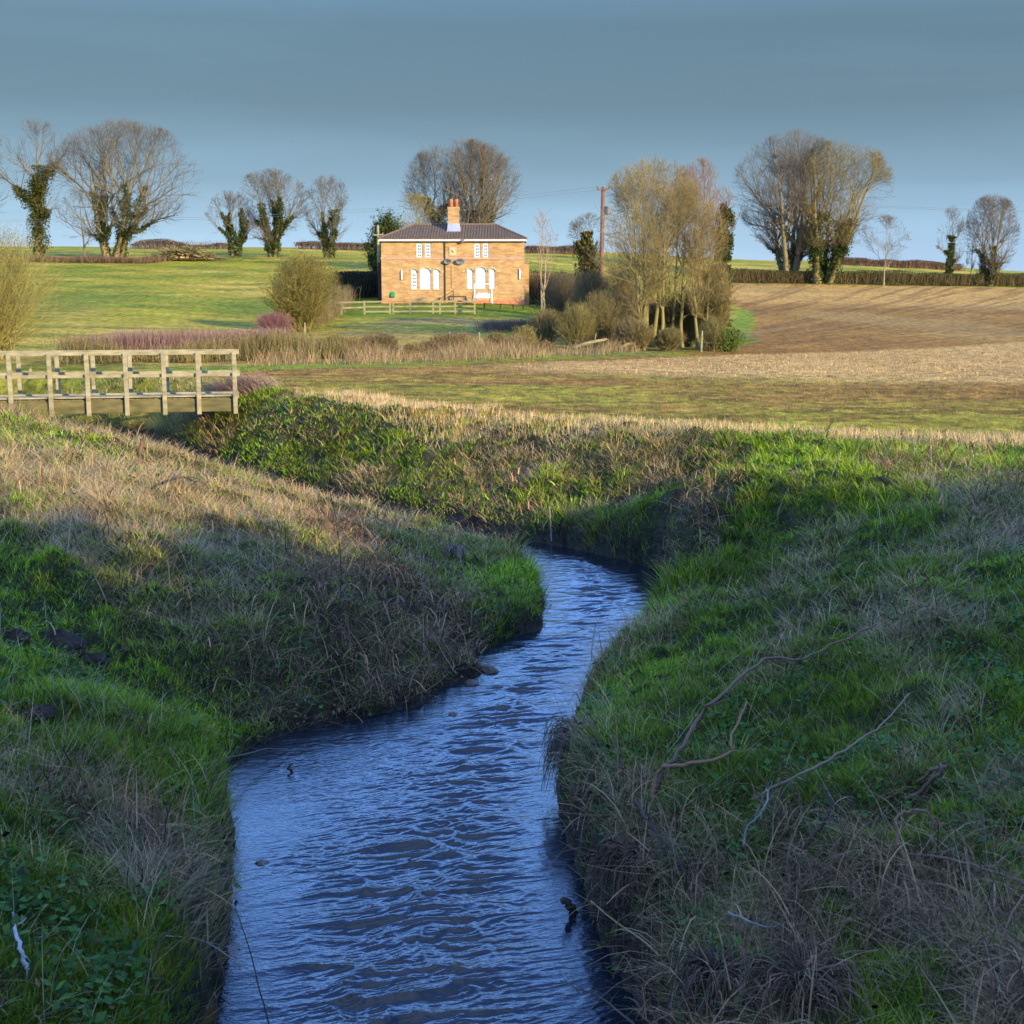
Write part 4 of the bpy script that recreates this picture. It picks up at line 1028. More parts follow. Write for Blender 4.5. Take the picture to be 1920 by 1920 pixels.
# string course and plinth
mb = MB(); _x, zc = hp(716, 484.5); mb.box(x0 - .02, x1 + .02, -.035, -.002, zc - .09, zc + .09); mb.build('string_course', mat_plain('string_brick', (.36, .22, .17), (.45, .28, .20), 3, .9), house)
mb = MB(); mb.box(x0 - .03, x1 + .03, -.05, -.003, -.4, .16); mb.build('plinth', mat_plain('plinth_brick', (.40, .14, .07), (.48, .2, .1), 3, .9), house)
def arch_poly(a_, b_, zb, zt, pad=0.0, seg=8):
    a_ -= pad; b_ += pad; zt += pad
    w_ = (b_ - a_) / 2; rise = w_ * .85
    pts = [(a_, zb), (b_, zb)]
    for k_ in range(seg + 1):
        t = math.pi * k_ / seg
        pts.append(((a_ + b_) / 2 + w_ * math.cos(t), zt - rise + rise * math.sin(t)))
    return pts
for (a_, b_, zb, zt, ar, kd) in wins:
    mb = MB()
    if ar:
        mb.prism(arch_poly(a_, b_, zb, zt), .06, .10)
        f_ = mb.build('window', M['white'], house)
        # brick spandrels closing the square corners above the arch
        ms = MB(); w_ = (b_ - a_) / 2; rise = w_ * .85; cxm = (a_ + b_) / 2
        for sgn in (-1, 1):
            poly = [(cxm + sgn * w_, zt)]
            arc = [(cxm + sgn * w_ * math.cos(math.pi / 2 * k_ / 5), zt - rise + rise * math.sin(math.pi / 2 * k_ / 5)) for k_ in range(6)]
            poly = arc + [(cxm, zt), (cxm + sgn * w_, zt)] if True else poly
            ms.prism(poly[:-1] if False else poly, .003, .2)
        ms.build('spandrel', M['brick'], f_)
    else:
        mb.box(a_, b_, .06, .10, zb, zt); f_ = mb.build('window', M['white'], house)
    if kd:
        nrow = 4; hh_ = (zt - zb) * (.82 if kd == 1 else .7)
        for r_ in range(nrow):
            zc0 = zb + (zt - zb) * .09 + hh_ * r_ / nrow
            for s_ in range(2):
                xa = a_ + (b_ - a_) * (.24 + .30 * s_); mg = MB(); mg.box(xa, xa + (b_ - a_) * .20, .045, .058, zc0 + hh_ / nrow * .25, zc0 + hh_ / nrow * .8); mg.build('vent_slot', M['dgrey'], f_)
    ms = MB(); ms.box(a_ - .04, b_ + .04, -.05, .05, zb - .09, zb - .002); ms.build('sill', M['stone'], f_)
# pale stone hood moulds over the two groups
for g_ in (wins[4:7], wins[7:10]):
    mb = MB(); xa = g_[0][0] - .45; xb = g_[2][1] + .45
    for (a_, b_, zb, zt, ar, kd) in g_:
        w_ = (b_ - a_) / 2; cxm = (a_ + b_) / 2; rise = w_ * .85
        prev = None
        for k_ in range(9):
            t = math.pi * k_ / 8
            p = (cxm + (w_ + .08) * math.cos(t), -.02, zt - rise + (rise + .08) * math.sin(t))
            if prev: mb.bar(prev, p, .05, .16)
            prev = p
    zl = g_[0][3] - .28
    mb.box(xa, g_[0][0] - .14, -.04, -.002, zl, zl + .14); mb.box(g_[2][1] + .14, xb, -.04, -.002, zl, zl + .14)
    mb.build('hood_mould', M['stone'], house)
# roof
zr = CZ - HZ0 + slope(421.5) * (HD + DEP / 2); xr0 = hp(768, 421)[0] * (1 + DEP / 2 / HD) + .2; xr1 = hp(926, 421)[0] * (1 + DEP / 2 / HD)
e = .28; ex0, ex1, ey0, ey1 = x0 - e * .7, x1 + e * .7, -e, DEP + e; zt0 = ze + .16; ym = DEP / 2
mb = MB()
mb.add([(ex0, ey0, zt0), (ex1, ey0, zt0), (ex1, ey1, zt0), (ex0, ey1, zt0), (xr0, ym, zr), (xr1, ym, zr),
        (ex0, ey0, zt0 - .08), (ex1, ey0, zt0 - .08), (ex1, ey1, zt0 - .08), (ex0, ey1, zt0 - .08)],
       [(0, 1, 5, 4), (1, 2, 5), (2, 3, 4, 5), (3, 0, 4), (6, 9, 8, 7), (0, 6, 7, 1), (1, 7, 8, 2), (2, 8, 9, 3), (3, 9, 6, 0)])
roof = mb.build('roof', M['roof'], house)
# pantile rolls down the front slope and ridge tiles
mb = MB(); nrl = 52
for k_ in range(nrl):
    xx_ = ex0 + (ex1 - ex0) * (k_ + .5) / nrl
    if xx_ < xr0: f_ = (xx_ - ex0) / (xr0 - ex0)
    elif xx_ > xr1: f_ = (ex1 - xx_) / (ex1 - xr1)
    else: f_ = 1
    f_ *= .985
    mb.bar((xx_, ey0 + .01, zt0 + .03), (xx_, ey0 + (ym - ey0) * f_, zt0 + .03 + (zr - zt0) * f_), .09, .06)
mb.build('roof_tiles', M['roof'], roof)
mb = MB(); mb.tube([(xr0, ym, zr), (xr1, ym, zr)], .13, 8)
for p in [(ex0, ey0, zt0), (ex0, ey1, zt0)]: mb.tube([(xr0, ym, zr), p], .10, 8)
for p in [(ex1, ey0, zt0), (ex1, ey1, zt0)]: mb.tube([(xr1, ym, zr), p], .10, 8)
mb.build('ridge_tiles', mat_plain('ridge_tile', (.13, .085, .055), (.17, .12, .085), 3, .85), roof)
mb = MB(); mb.box(ex0 + .02, ex1 - .02, ey0 - .06, ey0 + .02, ze - .06, zt0 - .083); mb.box(ex0 + .02, ex1 - .02, ey0 + .02, -.003, ze + .002, ze + .04); mb.build('fascia', M['white'], house)
# chimney
cxa, _q = hp(838.5, 430); cxb, _q = hp(858.5, 430); cy0 = 1.9
zct = CZ - HZ0 + slope(388) * (HD + cy0)
zlb = CZ - HZ0 + slope(438) * (HD + cy0 - .4); zlt = CZ - HZ0 + slope(419) * (HD + cy0)
mb = MB(); mb.box(cxa, cxb, cy0, cy0 + 1.3, zlb - .5, zct - .25); mb.box(cxa - .05, cxb + .05, cy0 - .05, cy0 + 1.35, zct - .25, zct)
ch = mb.build('chimney', M['brick'], roof)
mb = MB(); mb.add([(cxa - .12, cy0 - .35, zlb), (cxb + .22, cy0 - .35, zlb), (cxb + .05, cy0 - .01, zlt), (cxa - .03, cy0 - .01, zlt), (cxa - .12, cy0 + .9, zlb), (cxb + .22, cy0 + .9, zlb), (cxb + .05, cy0 + .9, zlt), (cxa - .03, cy0 + .9, zlt)],
                  [(0, 1, 2, 3), (1, 5, 6, 2), (4, 0, 3, 7)]); mb.build('lead_flashing', M['lead'], roof)
for k_ in range(2):
    zp = zct; xx_ = cxa + .23 + .46 * k_
    mb = MB(); mb.tube([(xx_, cy0 + .5, zp), (xx_, cy0 + .5, zp + .45), (xx_, cy0 + .5, zp + .52), (xx_, cy0 + .5, zp + .66)], [.17, .15, .18, .165], 10); mb.build('chimney_pot', M['brick_red'], roof, smooth=True)
# small features on the front
mb = MB(); a_, zb = hp(842, 480); b_, zt = hp(856, 463); mb.box(a_, b_, -.05, -.002, zb, zt); pl_ = mb.build('plaque', M['stone'], house)
mb = MB(); mb.box(a_ + .09, b_ - .09, -.075, -.052, zb + .09, zt - .09); mb.build('plaque_field', mat_plain('plaque_stone', (.42, .36, .20), (.50, .43, .26), 3, .9), pl_)
cxp, czp = (a_ + b_) / 2, (zb + zt) / 2
mb = MB(); mb.bar((cxp - .10, -.085, czp + .10), (cxp + .09, -.085, czp - .12), .02, .045); mb.bar((cxp - .08, -.085, czp + .12), (cxp - .07, -.085, czp - .06), .02, .03); mb.build('plaque_mark', M['dark'], pl_)
for (ud, vd, sz) in ((838.5, 490.5, .28), (862, 490.5, .32)):
    a_, zc = hp(ud, vd); mb = MB()
    for r_ in range(4):
        pass
    rings = [(0, .10), (.45, .08), (.75, .04), (1, 0)]
    vs = []; fs = []
    K = 18
    for (rf, dp) in rings:
        for j_ in range(K):
            t = 2 * math.pi * j_ / K; rx = sz * rf * 1.15 * math.cos(t); rz = sz * rf * .78 * math.sin(t)
            vs.append((a_ + rx + .05 * rf, -.26 + dp * 1.5 + rx * .25 - rz * .25, zc + rz))
    for r_ in range(3):
        for j_ in range(K):
            j2 = (j_ + 1) % K; fs.append((r_ * K + j_, (r_ + 1) * K + j_, (r_ + 1) * K + j2, r_ * K + j2))
    mb.add(vs, fs); dsh = mb.build('satellite_dish', M['dgrey'], house, smooth=True)
    so_ = dsh.modifiers.new('solid', 'SOLIDIFY'); so_.thickness = .02
    mb = MB(); mb.bar((a_, -.12, zc), (a_, 0, zc - .02), .05, .05); mb.bar((a_, -.16, zc - .2), (a_ + .1, -.42, zc - .12), .03, .03); mb.build('bracket', M['dark'], dsh)
mb = MB(); a_, zt = hp(834, 452); mb.tube([(a_, -.09, zt), (a_, -.09, .05)], .045, 8); mb.tube([(a_, -.09, zt), (a_, -.3, zt + .12)], .045, 8); mb.build('downpipe', M['dark'], house)
a_, zt = hp(846, 497); mb = MB(); mb.bar((a_, -.02, zt), (a_, -.02, 1.2), .03, .03); mb.build('cable', M['brown_wood'], house)
for ud, va, vb_ in ((753, 508, 524), (974.5, 506, 523)):
    a_, zt = hp(ud, va); _x, zb = hp(ud, vb_)
    mb = MB(); mb.tube([(a_, -.10, zb), (a_, -.10, zt)], .07, 8); mb.bar((a_, -.10, zt + .02), (a_ - .05, .0, zt + .12), .05, .05); mb.build('wall_lamp', M['white'], house, smooth=False)
a_, zt = hp(737, 547); _x, zb = hp(737, 557); mb = MB(); mb.box(a_ - .18, a_ + .18, -.22, -.051, zb, zt - .1); mb.box(a_ - .14, a_ + .14, -.20, -.051, zt - .1, zt); mb.build('hose_box', M['green'], house, bevel=.03)
a_, zt = hp(868, 452); mb = MB(); mb.box(a_ - .12, a_ + .12, -.45, -.345, zt - .1, zt + .12); mb.build('gutter_box', M['dgrey'], house)
# lean-tos
a_, zt = hp(706.5, 492); mb = MB(); mb.box(a_, x0 - .005, .6, 4.2, -.3, zt); mb.build('lean_to', mat_plain('shaded_boards', (.05, .025, .02), (.07, .04, .03), 4, .8, stretch=(4, 4, 1)), house)  # left lean-to stands in shadow; that shade is put into its dark colour
a_, zt = hp(991.5, 493); mb = MB(); mb.box(x1 + .005, a_ + .03, .5, 4.4, -.3, zt); lt = mb.build('lean_to', M['brick'], house)
mb = MB(); mb.box(x1 + .006, a_ + .1, .4, 4.5, zt + .002, zt + .12); mb.build('lean_to_roof', M['rail_wood'], lt)

def hwp(u_, v_, D_):
    p = at(u_, v_, D_); return (p[0], p[1], p[2])
def rel(p, o): return (p[0] - o[0], p[1] - o[1], p[2] - o[2])
# hand rail beside the middle steps
o_ = hwp(848, 566, 108.6); root = empty('handrail', o_, 'dark metal handrail on the wall foot between the two cottages', 'handrail')
mb = MB(); P_ = [hwp(820, 563, 108.6), hwp(850, 545, 108.6), hwp(850, 567, 108.6)]; mb.bar(rel(P_[0], o_), rel(P_[1], o_), .05, .05); mb.build('rail', M['dark'], root)
mb = MB(); mb.bar(rel(P_[1], o_), rel((P_[2][0], P_[2][1], P_[2][2] - .1), o_), .06, .06); mb.build('post', M['dark'], root)
mb = MB(); mb.bar(rel(hwp(828, 565, 108.6), o_), rel(hwp(850, 551, 108.6), o_), .04, .04); mb.build('rail', M['dark'], root)
# white garden seat frame
GD = 107.5; o_ = hwp(906, 568, GD); root = empty('garden_swing', o_, 'white wooden swing seat frame standing before the right hand windows', 'garden swing')
for ua, ub in ((889.5, 890.5), (921.5, 923)):
    mb = MB(); mb.bar(rel(hwp(ua, 533, GD), o_), rel(hwp(ub, 569, GD), o_), .10, .10); mb.build('post', M['white'], root)
for ua, ub in ((890, 884), (922, 917)):
    mb = MB(); mb.bar(rel(hwp(ua, 536, GD), o_), rel(hwp(ub, 568, GD + 1.0), o_), .06, .06); mb.build('brace', M['rail_wood'], root)
mb = MB(); mb.bar(rel(hwp(889, 532.5, GD), o_), rel(hwp(922, 532.5, GD), o_), .10, .07); mb.build('top_bar', M['white'], root)
mb = MB(); a_ = rel(hwp(893, 549, GD), o_); b_ = rel(hwp(919, 559, GD), o_); mb.box(a_[0], b_[0], .05, .10, b_[2], a_[2]); mb.box(a_[0], b_[0], -.4, .05, b_[2], b_[2] + .06); mb.build('seat', M['white'], root)
for ud in (895, 917):
    mb = MB(); mb.bar(rel(hwp(ud, 533, GD), o_), rel(hwp(ud, 552, GD), o_), .03, .03); mb.build('hanger', M['dgrey'], root)
# post and rail fence before the cottage
def fence(name, label, cat, posts, rails, th=.12, rt=(.045, .12), material=None):
    o_ = posts[0][0]; root = empty(name, o_, label, cat)
    for (p, h_) in posts:
        mb = MB(); mb.bar(rel((p[0], p[1], p[2] - .2), o_), rel((p[0], p[1], p[2] + h_), o_), th, th); mb.build('post', material or M['rail_wood'], root)
    for a_, b_ in rails:
        mb = MB(); mb.bar(rel(a_, o_), rel(b_, o_), rt[0], rt[1]); mb.build('rail', material or M['rail_wood'], root)
    return root
FD = 97
fp = [((u_ - 960) / F * FD / 1.0138, ) for u_ in (600, 640, 683, 731, 737, 769, 812, 825, 853.5, 890)]
fp = [(a_[0], FD, H1(a_[0], FD)) for a_ in fp]
fence('garden_fence', 'weathered post and rail fence across the bank below the cottage', 'fence', [(p, 1.0 if k_ != 4 else .8) for k_, p in enumerate(fp)],
      [((a_[0], FD - .07, a_[2] + z_), (b_[0], FD - .07, b_[2] + z_)) for a_, b_ in zip(fp[2:-1], fp[3:]) for z_ in (.92, .55, .18) if b_[0] - a_[0] > .3] +
      [((a_[0], FD - .07, a_[2] + z_), (b_[0], FD - .07, b_[2] + z_)) for a_, b_ in zip(fp[:2], fp[1:3]) for z_ in (.9, .5)])
FD2 = 105
fp = [((u_ - 960) / F * FD2 / 1.0138, FD2, H1((u_ - 960) / F * FD2, FD2)) for u_ in (908, 938.5, 962, 981, 1003)]
fence('low_rail', 'low dark brown knee rail on the lawn edge right of the white swing', 'fence', [(p, .42) for p in fp], [((a_[0], FD2, a_[2] + .36), (b_[0], FD2, b_[2] + .36)) for a_, b_ in zip(fp[:-1], fp[1:])], .12, (.05, .07), M['dark'])
for k_, (u_, vt, d_, lab) in enumerate([(841, 622, 59, 'pale fence post among the reeds, left of its twin'), (897, 623, 60, 'pale fence post at the right end of the reeds'),
                                        (569, 605, 62, 'short pale fence post near the olive bush'), (1317, 620, 63, 'thin pale stake at the field side of the clump'), (48, 688, 44, 'small grey stake seen through the footbridge railing')]):
    xx_ = (u_ - 960) / F * d_ / 1.0138; zz = H1(xx_, d_); zt = at(u_, vt, d_)[2]
    mb = MB(); mb.tube([(0, 0, -.1), (.01, 0, (zt - zz) * .5), (.03, .02, zt - zz - .03), (.03, .02, zt - zz)], [.055, .05, .045, .03], 7)
    t_ = mb.build('fence_post', M['rail_wood']); t_.location = (xx_, d_, zz); tag(t_, lab, 'post', 'small posts in the rough strip')
# logs
for (ua, va, ub, vb_, d_, rad_, lab) in [(1074, 648, 1138, 636, 63, .09, 'long pale fallen log propped left of the clump'), (1160, 648, 1196, 641, 63, .08, 'short tapered log lying at the clump trunks')]:
    A_ = at(ua, va - 2, d_); B_ = at(ub, vb_, d_ + .3); A_[2] = H1(A_[0], d_) + .08; B_[2] = max(B_[2], H1(B_[0], d_) + .15)
    mb = MB(); A_ = Vector(A_); B_ = Vector(B_); mb.tube([(0, 0, 0), tuple((B_ - A_) * .5 + Vector((0, 0, .05))), tuple(B_ - A_)], [rad_ * 1.2, rad_, rad_ * .6], 8)
    mb.tube([tuple((B_ - A_) * .62), tuple((B_ - A_) * .62 + Vector((.1, -.1, .45)))], [.04, .02], 6)
    t_ = mb.build('fallen_log', M['rail_wood'], smooth=True); t_.location = A_; tag(t_, lab, 'log', 'fallen logs by the clump')
# poles and wires
def pole(u_, vt, D_, lab, mat_, rad_, arm_v, arm_w, extras=False, tilt=0):
    p = at(u_, vt, D_); zb = H1(p[0], D_)
    root = empty('utility_pole', (p[0], D_, zb), lab, 'utility pole')
    h_ = p[2] - zb
    mb = MB(); mb.tube([(-tilt, 0, -.2), (0, 0, h_)], [rad_ * 1.25, rad_], 10); mb.build('pole', mat_, root, smooth=True)
    za = at(u_, arm_v, D_)[2] - zb
    mb = MB(); mb.bar((-arm_w, -rad_ - .04, za), (arm_w, -rad_ - .04, za + arm_w * .1), .09, .11); arm = mb.build('crossarm', mat_, root)
    for s_ in (-.9, 0, .9):
        mb = MB(); mb.tube([(s_ * arm_w, -rad_ - .04, za + .06), (s_ * arm_w, -rad_ - .04, za + .16), (s_ * arm_w, -rad_ - .04, za + .24)], [.03, .06, .04], 8); mb.build('insulator', M['dgrey'], arm, smooth=True)
    if extras:
        zt = at(u_, 390, D_)[2] - zb
        mb = MB(); mb.tube([(rad_ + .2, -.1, zt - .45), (rad_ + .2, -.1, zt + .1)], .2, 12); mb.bar((0, 0, zt), (rad_ + .2, -.1, zt), .05, .08); mb.build('transformer', M['dgrey'], root)
    return (p[0], D_, zb + za + .2)
PT = pole(1131, 352, 86, 'tall brown utility pole with crossarm left of the clump', M['brown_wood'], .13, 356, .42, True, .1)
pole(708.5, 422, 121, 'pale wooden utility pole with crossarm at the left end of the cottage', M['rail_wood'], .11, 441, .5)
for k_, (dz, lab, off) in enumerate([(0, 'upper overhead wire running from the tall pole across the sky', -.38), (-.12, 'lower overhead wire running from the tall pole across the sky', .38)]):
    ptsL = [(PT[0] + off, PT[1], PT[2] + dz)]
    A_ = np.array(ptsL[0]); B_ = np.array(at(190, 409 + k_ * 4, 104)); Bm = np.array(at(-900, 430, 120)); Cc = np.array(at(1920, 394 + k_ * 3, 78)); Cm = np.array(at(2700, 400, 72))
    path = []
    for s_ in np.linspace(0, 1, 14)[::-1]: path.append(tuple(A_ * (1 - s_) + B_ * s_ - np.array([0, 0, 2.2 * s_ * (1 - s_)])))
    path = [tuple(Bm)] + path
    for s_ in np.linspace(0, 1, 12)[1:]: path.append(tuple(A_ * (1 - s_) + Cc * s_ - np.array([0, 0, 1.0 * s_ * (1 - s_)])))
    path.append(tuple(Cm))
    mb = MB(); mb.tube([tuple(np.array(p) - A_) for p in path], .0075, 5)
    t_ = mb.build('overhead_wire', mat_plain('wire_metal', (.16, .15, .13), (.22, .21, .19), 2, .6)); t_.location = A_; tag(t_, lab, 'wire', 'overhead wires')

# ------------------------------------------------------------------ footbridge
M['bridge'] = mat_plain('bridge_timber', (.17, .15, .085), (.34, .30, .19), 3.0, .9, .4, stretch=(1, 1, 3), lo=.3, hi=.7)
M['bridge_beam'] = mat_plain('bridge_beam', (.065, .06, .025), (.16, .135, .055), 2.0, .9, .4, stretch=(1, 1, 3), lo=.3, hi=.7)
BD = 32.0
BANG = math.radians(12)
bz0 = CZ + slope(746) * BD
ox = (308 - 960) / F * BD / 1.0
br = empty('footbridge', (ox, BD, bz0), 'weathered wooden footbridge with post and rail sides over the stream', 'footbridge')
br.rotation_euler = (0, 0, BANG)
def bs(u_):
    t_ = (u_ - 960) / F / 1.003
    return (t_ * BD - ox) / (math.cos(BANG) - t_ * math.sin(BANG))
X0_, X1_ = bs(-420), bs(447)
BW = 1.15
mb = MB()
xx_ = X0_
while xx_ < X1_ - .1:
    mb.box(xx_, xx_ + .135, .02, BW - .02, -.03, .02); xx_ += .15
mb.build('deck', M['bridge'], br)
for yy_ in (0, BW):
    mb = MB(); mb.box(X0_, X1_ - .1, yy_ - .06, yy_ + .06, -.36, -.031); mb.build('beam', M['bridge_beam'], br, bevel=.01)
    mb = MB(); mb.box(X0_, X1_, yy_ - .09, yy_ + .05, -.029 if yy_ else .021, .055); mb.build('kerb_board', M['bridge'], br)
zt_ = CZ + slope(664) * BD - bz0; zm_ = CZ + slope(704) * BD - bz0; zbm = -.42
for yy_ in (-.12, BW + .14):
    for zz_, hh_ in ((zt_ - .02, .085), (zm_ - .04, .085)):
        mb = MB(); mb.box(X0_, X1_ + .04, yy_ + (.052 if yy_ < 0 else -.10), yy_ + (.10 if yy_ < 0 else -.052), zz_, zz_ + hh_)
        mb.build('rail', M['bridge'], br, bevel=.008)
us_ = [-415, -343, -270, -198, -126, -54, 20, 95, 165, 237, 308, 372, 440]
for u_ in us_:
    for yy_ in (-.12, BW + .14):
        xx_ = bs(u_)
        mb = MB(); mb.box(xx_ - .055, xx_ + .055, yy_ - .05, yy_ + .05, zbm if yy_ < 0 else -.38, zt_ + .035); mb.build('post', M['bridge'], br, bevel=.012)

n = 5200; su = RNG.uniform(-60, 262, n); sx = (su - 308) / 75.0 * np.cos(BANG); X = ox + sx; Y = BD + sx * np.tan(BANG) - .25 - .7 * RNG.random(n)
cc_ = jitter((.36, .25, .14), n, .3); gi = RNG.random(n) < .4; cc_[gi] = jitter((.15, .22, .02), gi.sum(), .3)
v, q, c = blades(np.stack([X, Y, H(X, Y)], 1), (.22 + .45 * RNG.random(n)) * (.5 + vnoise(X * 1.5, Y, 2)), .013 * np.ones(n), RNG.uniform(0, 6.28, n), RNG.uniform(0, .4, n), RNG.uniform(.3, 1.5, n), cc_)
tag(np_mesh('rank_grass', v, q, M['leaf'], col=c), 'rank straw and green grass growing up against the footbridge beam', 'grass', kind='stuff')

# ------------------------------------------------------------------ small things on the banks
M['soil'] = mat_plain('dark_soil', (.022, .014, .010), (.05, .032, .022), 9, .95, 1.0)
M['rock'] = mat_plain('wet_stone', (.045, .03, .022), (.13, .09, .06), 7, .45, .8)
def blob(name, lab, cat, c, r, mat_, seed, rough=.25, squash=.6, group=None, sub=4):
    import bmesh
    bm = bmesh.new(); bmesh.ops.create_icosphere(bm, subdivisions=sub, radius=1)
    for v_ in bm.verts:
        p = v_.co; nrm = 1 + rough * 2 * float(fbm(np.array([p.x * 1.3 + seed + p.z]), np.array([p.y * 1.3 - p.z * .7]), seed % 5, 4)[0]) + rough * .5 * float(fbm(np.array([p.x * 5 + seed + p.z * 3]), np.array([p.y * 5 - p.z * 4]), seed % 5, 2)[0])
        v_.co = Vector((p.x * r * nrm, p.y * r * nrm * .85, p.z * r * squash * nrm))
    me = bpy.data.meshes.new(name); bm.to_mesh(me); bm.free(); me.materials.append(mat_)
    me.polygons.foreach_set('use_smooth', [True] * len(me.polygons))
    o_ = link(bpy.data.objects.new(name, me)); o_.location = c; tag(o_, lab, cat, group); return o_
for k_, (u_, v_, r_, lab) in enumerate([(112, 1212, .19, 'larger dark molehill on the left bank grass'), (32, 1200, .11, 'small brown molehill at the left edge'), (165, 1245, .14, 'low crumbled soil heap just below the larger molehill'),
                                        (72, 1345, .10, 'flat dark soil patch lower on the left bank')]):
    p = hit(u_, v_); blob('molehill', lab, 'molehill', (p[0], p[1], p[2] + .01), r_, M['soil'], k_ + 3, .75, .6, 'molehills on the left bank')
M['rust_rock'] = mat_plain('rusty_stone', (.05, .02, .012), (.13, .05, .025), 9, .4, .8)
for k_, (u_, v_, r_, m_, lab) in enumerate([(850, 1340, .055, M['rock'], 'small dark rock alone in mid stream'), (495, 1618, .08, M['rust_rock'], 'rust brown rock at the left water edge'),
    (918, 1258, .11, M['rock'], 'largest stone of the pebble spit'), (884, 1282, .09, M['rock'], 'dark wet stone at the lower end of the pebble spit'), (935, 1272, .07, M['rust_rock'], 'brown stone at the tip of the pebble spit'),
    (900, 1248, .06, M['rock'], 'small stone behind the largest stone of the spit'), (1020, 1200, .03, M['rock'], 'tiny stone in the water off the green point'), (548, 1442, .04, M['rock'], 'little dark stone in the cove on the left'),
    (868, 1266, .05, M['rock'], 'grey pebble left of the largest stone of the spit'), (1372, 1832, .0, M['rock'], '')]):
    if r_ == 0: continue
    p = at0(u_, v_); blob('stone', lab, 'stone', (p[0], p[1], -.035 if m_ is M['rust_rock'] else -.008), r_, m_, k_ + 11, .35, .6, 'stones in the stream', 3)
# pebbles
rng = np.random.default_rng(5)
def stick(name, lab, cat, pix, rads, colr, group=None, hs=None, side=None, k=6, world=None):
    """a stem following sight points pix; each point stands hs above the ground found beneath the first and last"""
    if world is None:
        hs = hs or [.05] * len(pix)
        pts = [hit(u_, v_, h_) for (u_, v_), h_ in zip(pix, hs)]
    else: pts = world
    pts = np.array(pts)
    # smooth resample
    m = len(pts); s = np.linspace(0, m - 1, (m - 1) * 5 + 1); i_ = np.clip(s.astype(int), 0, m - 2); f = (s - i_)[:, None]
    def g_(j): return pts[np.clip(j, 0, m - 1)]
    p0, p1, p2, p3 = g_(i_ - 1), g_(i_), g_(i_ + 1), g_(i_ + 2)
    cur = .5 * ((2 * p1) + (-p0 + p2) * f + (2 * p0 - 5 * p1 + 4 * p2 - p3) * f ** 2 + (-p0 + 3 * p1 - 3 * p2 + p3) * f ** 3)
    cur = cur + RNG.normal(0, rads[0] * .35, cur.shape)
    rd_ = np.linspace(rads[0], rads[1], len(cur))
    o_ = cur[0].copy(); parts = [tubes((cur - o_)[None], rd_[None], k, np.array([colr]))]
    if side:
        P_, r_ = sprout(RNG, (cur - o_)[None], rd_[None], side[0], (.15, .95), (.5, 1.1), 5, .1, (np.array([0, 0, 0.]), np.array([50, 50, 50.])), side[1], .5, .2, (.4, 1.0), .0012)
        parts.append(tubes(P_, r_, 3, jitter(colr, len(P_), .2)))
        P2_, r2_ = sprout(RNG, P_, r_, 3, (.3, .95), (.4, 1.0), 3, .0, (np.array([0, 0, 0.]), np.array([50, 50, 50.])), side[1] * .4, .6, .2, (.4, 1.0), .001)
        parts.append(tubes(P2_, r2_, 3, jitter(colr, len(P2_), .2)))
    v, q, c = merge(parts)
    t_ = np_mesh(name, v, q, M['wood_tint'], col=c); t_.location = o_; tag(t_, lab, cat, group); return t_
BR = (.19, .11, .07); GY_ = (.30, .26, .22); DK = (.06, .045, .035)
gS = 'bramble stems arching over the right bank'
stick('bramble_cane', 'long brown bramble stem arching up the middle of the right bank', 'stem', [(1225, 1500), (1240, 1455), (1280, 1400), (1310, 1347), (1347, 1307), (1433, 1237), (1500, 1235), (1557, 1213), (1643, 1173)], (.017, .006), BR, gS, [.02, .2, .36, .42, .46, .48, .42, .36, .3], (9, .3))
stick('bramble_cane', 'reddish broken stem with a right angled kink beside the root clump', 'stem', [(1222, 1545), (1231, 1447), (1280, 1436), (1366, 1414), (1372, 1382), (1400, 1320)], (.016, .007), (.26, .14, .07), gS, [0, .3, .34, .3, .32, .32], (6, .25))
stick('bramble_cane', 'pale thin bramble stem running up to the right between the grass', 'stem', [(1410, 1500), (1475, 1465), (1540, 1435), (1610, 1390), (1660, 1355), (1705, 1300)], (.011, .004), (.26, .17, .11), gS, [.05, .2, .26, .26, .26, .26], (7, .2))
stick('bramble_cane', 'hooked brown bramble stem at the right, bending back on itself', 'stem', [(1698, 1502), (1730, 1480), (1762, 1452), (1770, 1437), (1755, 1442), (1722, 1466)], (.015, .009), BR, gS, [.03, .15, .24, .30, .26, .14], None)
stick('bramble_cane', 'looping red brown bramble stem in the lower right corner', 'stem', [(1800, 1728), (1755, 1690), (1718, 1668), (1700, 1620), (1683, 1570), (1682, 1535), (1702, 1521), (1735, 1524), (1758, 1555)], (.014, .007), (.27, .14, .08), gS, [.02, .1, .12, .2, .28, .36, .4, .36, .2], (5, .2))
stick('bramble_cane', 'dark bramble stem leaning over the debris left of the looping stem', 'stem', [(1488, 1640), (1490, 1610), (1520, 1575), (1545, 1545), (1558, 1510), (1548, 1490)], (.012, .006), DK, gS, [0, .1, .2, .25, .3, .3], (5, .2))
stick('bramble_cane', 'dark bare stem falling from the root clump toward the water', 'stem', [(1190, 1500), (1215, 1540), (1255, 1590), (1290, 1640), (1305, 1670)], (.010, .004), DK, gS, [.25, .3, .28, .2, .1], (6, .2))
stick('bramble_cane', 'golden straw stem low on the right bank by the water', 'stem', [(1108, 1690), (1150, 1725), (1200, 1762), (1240, 1795)], (.0045, .006), (.42, .26, .10), gS, [.3, .3, .25, .1], None)
stick('bramble_cane', 'long brown trailing stem at the right edge of the debris', 'stem', [(1700, 1602), (1760, 1608), (1830, 1625), (1900, 1650), (1990, 1680)], (.008, .007), BR, gS, [.2, .24, .24, .2, .2], (6, .25))
